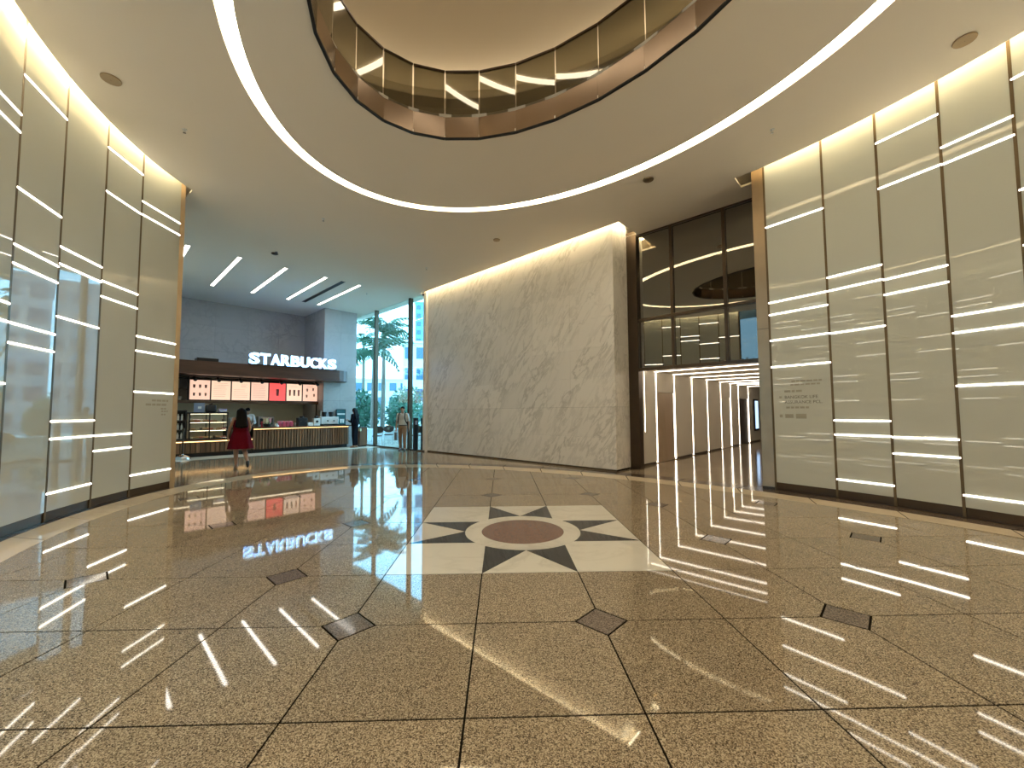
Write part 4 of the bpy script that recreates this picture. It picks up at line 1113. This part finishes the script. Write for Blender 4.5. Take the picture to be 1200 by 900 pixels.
for x, y, lab in [(-5.05, 6.38, 'tiny sprinkler head over the left panels'), (4.40, 6.21, 'tiny sprinkler head over the right panels'), (-4.15, 9.36, 'small sprinkler head in the ceiling midway to the coffee counter'), (-2.34, 12.58, 'small sprinkler head near the top of the marble wall'), (-5.08, 15.25, 'small sprinkler head near the tall window')]:
    o = thing('sprinkler', lab, 'sprinkler', (x, y, ZC - .06), 0, 'ceiling sprinklers')
    MB().lathe([(.035, .06), (.035, .052), (.012, .05), (.012, .02)], 14).build('cup', 'white_metal', o, True); MB().lathe([(.022, .006), (.022, 0.0)], 12).build('deflector', 'steel', o); MB().tube([(.012, 0, .022), (.018, 0, .006)], .004, 6).build('frame_arm', 'steel', o)
sd_ = thing('smoke_detector', 'small flat dark sensor on the ceiling before the light lines', 'detector', (-6.43, 11.47, ZC - .035), RZ45)
MB().lathe([(.09, .035), (.09, .02), (.06, 0.0)], 18).build('housing', 'dark_bronze', sd_, True); MB().box(.09, .17, -.03, .03, .02, .035).build('sensor', 'dark_bronze', sd_)
cc = st_thing('cctv_camera', 'white security camera under the ceiling at the marble wall end', 'camera', -12.55, 8.48, ZC - .26)
MB().frustum((0, 0, .26), (0, 0, .16), .04, .03, 12).build('bracket', 'white_metal', cc); MB().frustum((-.06, .04, .14), (.09, -.06, .04), .045, .05, 14).build('housing', 'white_metal', cc, True); MB().frustum((.088, -.058, .041), (.098, -.066, .034), .035, .035, 12).build('lens', 'black_plastic', cc)

# screen in the passage
sc2 = st_thing('digital_screen', 'tall blue-lit digital screen on the passage wall past the dark doorway', 'screen', -4.86, 21.95, .52)
mat('screen_blue', (.2, .4, .7), .3, emit=(.45, .68, 1.0), es=.9)
MB().box(-.02, .02, -.36, .36, 0, 1.48).build('casing', 'black_metal', sc2); MB().box(.02, .024, -.27, .27, .10, 1.40).build('display', 'screen_blue', sc2)

# ------------------------------------------------------------------ lettering printed on the glass panels
def wall_print(name, label, dA, dB, u0, rows, parent=None):
    """rows: (z, height, text or list of bar widths, u offset); printed flat on a panel"""
    p0, p1 = wall_pt(dA), wall_pt(dB); d = (p1 - p0); L = d.length; d.normalize()
    n = Vector((-d.y, d.x)); inward = (Vector(WC) - (p0 + p1) / 2)
    if n.dot(inward) < 0: n = -n
    if d.x * -n.y + d.y * n.x < 0: pass
    root = thing(name, label, 'lettering', (0, 0, 0), RZ45)
    ex = Vector((d.x, d.y, 0)); en = Vector((n.x, n.y, 0)); ez = Vector((0, 0, 1))
    org = Vector((p0.x, p0.y, 0)) + en * .0015
    if ex.cross(ez).dot(en) < 0: ex = -ex; org = Vector((p1.x, p1.y, 0)) + en * .0015; 
    for z, h, what, uo in rows:
        if isinstance(what, str):
            cu = bpy.data.curves.new('text', 'FONT'); cu.body = what; cu.offset = .01; cu.resolution_u = 3
            tmp = bpy.data.objects.new('tmp', cu); COL.objects.link(tmp)
            dg = bpy.context.evaluated_depsgraph_get(); dg.update()
            me = bpy.data.meshes.new_from_object(tmp.evaluated_get(dg)); bpy.data.objects.remove(tmp)
            for v in me.vertices:
                x_, y_ = v.co.x * h * 1.35, v.co.y * h * 1.35
                v.co = org + ex * (u0 + uo + x_) + ez * (z + y_)
            me.materials.clear(); obj('text_line', me, 'print_grey', root)
        else:
            mb = MB(); x_ = u0 + uo
            for w in what:
                a = org + ex * x_ + ez * z; b_ = org + ex * (x_ + w) + ez * z
                mb.add([a, b_, b_ + ez * h, a + ez * h], [(0, 1, 2, 3)]); x_ += w + h * .45
            mb.build('text_line', 'print_pale', root)
    return root
mat('print_grey', (.16, .145, .12), .5); mat('print_pale', (.33, .315, .26), .5)
wall_print('tenant_lettering', 'small grey company lettering printed on the right-hand glass panel by the bronze column', 76.52, 69.72, .20, [
    (1.67, .055, 'BANGKOK LIFE', 0.0), (1.58, .055, 'ASSURANCE PCL.', 0.0), (1.675, .04, [.04], -.085), (1.32, .07, [.13], 0.0), (1.31, .085, [.16], .17), (1.33, .05, [.05], -.09),
    (1.78, .04, [.10, .05, .09], 0.0), (1.49, .035, [.06, .05, .06, .07, .05], 0.02), (1.90, .03, [.05, .08, .06, .07, .07, .05], .1), (1.96, .03, [.06, .05, .08, .09, .06, .05], .12)])
wall_print('direction_lettering', 'small grey directory lettering printed on the left-hand glass panel at the wall end', 218.11, 209.63, .18, [
    (1.69, .035, [.09, .11, .08, .05], .21), (1.61, .04, [.12, .08, .10, .11], .08), (1.54, .03, [.06, .05], .42), (1.49, .03, [.05, .05, .03], .43), (1.43, .03, [.05, .04], .43)])

# ------------------------------------------------------------------ outside the tall window
mat('pavement', (.55, .55, .52), .8, var=(.8, .08)); mat('bark', (.16, .13, .10), .9, var=(12, .25)); mat('palm_leaf', (.035, .11, .055), .6, var=(3, .3)); mat('leaf', (.05, .15, .09), .6, var=(2, .45))
mat('bld_white', (.62, .64, .64), .7, var=(.4, .05)); mat('bld_grey', (.30, .33, .36), .7, var=(.4, .08)); mat('bld_blue', (.12, .36, .50), .15, var=(.3, .15)); mat('bld_window', (.05, .12, .18), .1); mat('rattan', (.07, .035, .025), .7, var=(40, .3))
gmb = MB().box(-60, 60, 8.95, 120, -.16, -.04)
gmb.build('ground_street', 'pavement', rz=RZ45, kind='structure')
MB().box(-60, 60, -60, -4.5, -.16, -.04).build('ground_forecourt', 'pavement', rz=RZ45, kind='structure')
frm = MB()
n = 11
for i in range(n):
    f = i / (n - 1); x = 1.9 * f; z = .55 * math.sin(f * 2.2) - .9 * f * f
    if i:
        frm.frustum(pp, (x, 0, z), .02, .015, 5, False)
    pp = (x, 0, z)
    L = .50 * math.sin(PI * min(1, f * .93 + .07)) + .05
    for sy in (-1, 1):
        frm.add([(x, 0, z), (x + .06, 0, z), (x + .25, sy * L * .8, z - L * .55), (x + .18, sy * L * .8, z - L * .58)], [(0, 1, 2, 3)])
        frm.add([(x + .07, 0, z), (x + .13, 0, z), (x + .30, sy * L * .75, z - L * .62), (x + .24, sy * L * .75, z - L * .64)], [(0, 1, 2, 3)])
frond_me = frm.mesh('frond'); frond_me.materials.append(M['palm_leaf'])
def palm(x, y, h, sc, label, seed):
    r = random.Random(seed); root = thing('palm_tree', label, 'palm tree', (x, y, -.04), r.uniform(0, 6))
    pts = [(math.sin(i * .35) * .06, 0, h * i / 6) for i in range(7)]
    mb = MB()
    for i in range(6): mb.frustum(pts[i], pts[i + 1], .17 - .012 * i, .158 - .012 * i, 10)
    mb.build('trunk', 'bark', root, True)
    for i in range(18):
        o = obj('frond', frond_me, None, root); o.location = pts[-1]; o.scale = (sc * r.uniform(.8, 1.1),) * 3
        o.rotation_euler = (r.uniform(-.2, .2), r.uniform(-.75, .45), 2 * PI * i / 18 + r.uniform(-.15, .15))
    MB().lathe([(.16, -.5), (.2, -.2), (.12, .15), (.03, .4)], 10, pts[-1]).build('crown_shaft', 'palm_leaf', root, True)
palm(-8.15, 28.0, 7.1, 1.15, 'tall palm tree with the higher crown outside the window', 1)
palm(-7.7, 24.5, 5.2, 1.1, 'palm tree with the lower crown outside the window', 2)
palm(-12.2, 36.0, 8.0, .7, 'thin palm tree further away by the window edge', 3)
def bush(x, y, w, h, label, seed, name='street_bush', n=1500, trunk=0.0):
    r = random.Random(seed); root = thing(name, label, 'bush' if not trunk else 'tree', (x, y, -.04))
    mb = MB()
    for i in range(n):
        v = Vector((r.gauss(0, 1), r.gauss(0, 1), r.gauss(0, 1))).normalized() * (r.random() ** .35)
        c = Vector((v.x * w, v.y * w, trunk + (v.z * .5 + .5) * h)); a = Vector((r.uniform(-1, 1), r.uniform(-1, 1), r.uniform(-1, 1))).normalized() * .13; b_ = a.orthogonal().normalized() * .06
        mb.add([c - a, c + b_, c + a, c - b_], [(0, 1, 2, 3)])
    mb.build('foliage', 'leaf', root, kind='stuff')
    MB().frustum((0, 0, 0), (0, 0, trunk + h * .5), .07 + trunk * .03, .04, 8).build('stem', 'bark', root, True)
bush(-6.2, 25.4, 1.0, 2.6, 'leafy street bush beneath the lower palm', 11); bush(-8.9, 26.0, 1.2, 3.0, 'broad street bush beneath the taller palm', 12)
bush(-4.2, 26.8, .9, 2.2, 'round street bush before the white building', 13); bush(-11.2, 27.0, 1.3, 2.4, 'low street bush at the window edge by the pier', 14); bush(-7.0, 31.0, 1.6, 3.6, 'tall street bush far behind the palms', 15); bush(-3.9, 32.8, 1.2, 2.8, 'street bush at the foot of the white building', 17)
bush(-11.0, -1.5, 1.5, 3.0, 'leafy tree outside the entrance glazing, nearer the panels', 21, 'street_tree', 900, 1.8); bush(-8.0, -6.0, 1.6, 3.0, 'leafy tree outside the entrance glazing, farther out', 22, 'street_tree', 900, 1.8)
def building(name, label, x, y, w, dpt, h, wall_m, rows, cols, rz=0.0):
    root = thing(name, label, 'building', (x, y, -.04), rz)
    MB().box(-w / 2, w / 2, 0, dpt, 0, h).build('wall', wall_m, root)
    wm = MB().box(-w / cols * .32, w / cols * .32, -.06, .02, 0, h / rows * .55).mesh('window'); wm.materials.append(M['bld_window'])
    for r_ in range(rows):
        for c in range(cols):
            obj('window', wm, None, root, loc=(-w / 2 + (c + .5) * w / cols, 0, (r_ + .25) * h / rows))
    MB().box(-w / 2 - .15, w / 2 + .15, -.15, dpt + .15, h, h + .25).build('parapet', wall_m, root)
building('white_building', 'white building with dark windows beside the marble wall edge', -7.6, 44.0, 6.0, 8, 9.0, 'bld_white', 4, 5, R(8))
building('glass_tower', 'blue glass tower rising behind the white building', -13.2, 74.0, 5.0, 9, 21.5, 'bld_blue', 14, 4, R(8))
building('office_block', 'grey office block of many windows farther along the street behind the marble wall', 4.6, 46.0, 13.5, 9, 12.5, 'bld_grey', 6, 9, R(-6))
building('distant_block', 'low pale block across the street behind the palms', -19.0, 62.0, 13.0, 8, 6.5, 'bld_white', 3, 8, R(10))
# cafe chairs and table
def cafe_chair(x, y, rz, label):
    root = thing('cafe_chair', label, 'chair', (x, y, -.04), rz, 'outdoor cafe chairs')
    MB().lathe([(.21, .43), (.22, .45), (.20, .475), (.01, .48)], 18).build('seat', 'rattan', root, True)
    mb = MB(); nn = 16
    vs = []
    for i in range(nn):
        a = 2 * PI * i / nn; X = .25 * math.cos(a); Z = .72 + .17 * math.sin(a); Y = -.22 + .25 * X * X * 4 * .5
        vs += [(X, Y, Z), (X, Y - .025, Z)]
    fs = [(2 * i, 2 * ((i + 1) % nn), 2 * ((i + 1) % nn) + 1, 2 * i + 1) for i in range(nn)] + [tuple(2 * i for i in range(nn)), tuple(2 * i + 1 for i in range(nn))[::-1]]
    mb.add(vs, fs); mb.build('backrest', 'rattan', root)
    for sx in (-1, 1):
        MB().tube([(sx * .17, .15, .44), (sx * .2, .19, 0)], .012, 8).build('leg', 'steel', root); MB().tube([(sx * .17, -.15, .44), (sx * .2, -.21, 0)], .012, 8).build('leg', 'steel', root)
        MB().tube([(sx * .17, -.17, .44), (sx * .22, -.22, .66)], .011, 8).build('back_post', 'steel', root)
cafe_chair(-5.67, 18.7, R(180), 'rattan outdoor chair with round back, seen whole through the window')
cafe_chair(-5.42, 19.7, R(195), 'rattan outdoor chair with round back beside the cafe table')
cafe_chair(-3.95, 18.9, R(160), 'rattan outdoor chair behind the gate posts')
ct = thing('cafe_table', 'small round white-topped cafe table near the outdoor chairs', 'table', (-4.75, 19.3, -.04))
MB().lathe([(.32, .70), (.33, .72), (.32, .735), (.01, .735)], 24).build('top', 'paper_white', ct, True); MB().frustum((0, 0, .02), (0, 0, .70), .03, .03, 12).build('stem', 'steel', ct, True); MB().lathe([(.22, 0), (.22, .015), (.03, .03)], 20).build('base', 'steel', ct, True)
# low planter wall
pw = thing('planter_wall', 'low white planter wall across the pavement behind the outdoor chairs', 'planter', (-7.2, 22.6, -.04), R(-12))
MB().box(-5.5, 4.2, 0, .5, 0, .55).build('wall', 'bld_white', pw); MB().box(-5.55, 4.25, -.05, .55, .55, .62).build('coping', 'bld_white', pw)
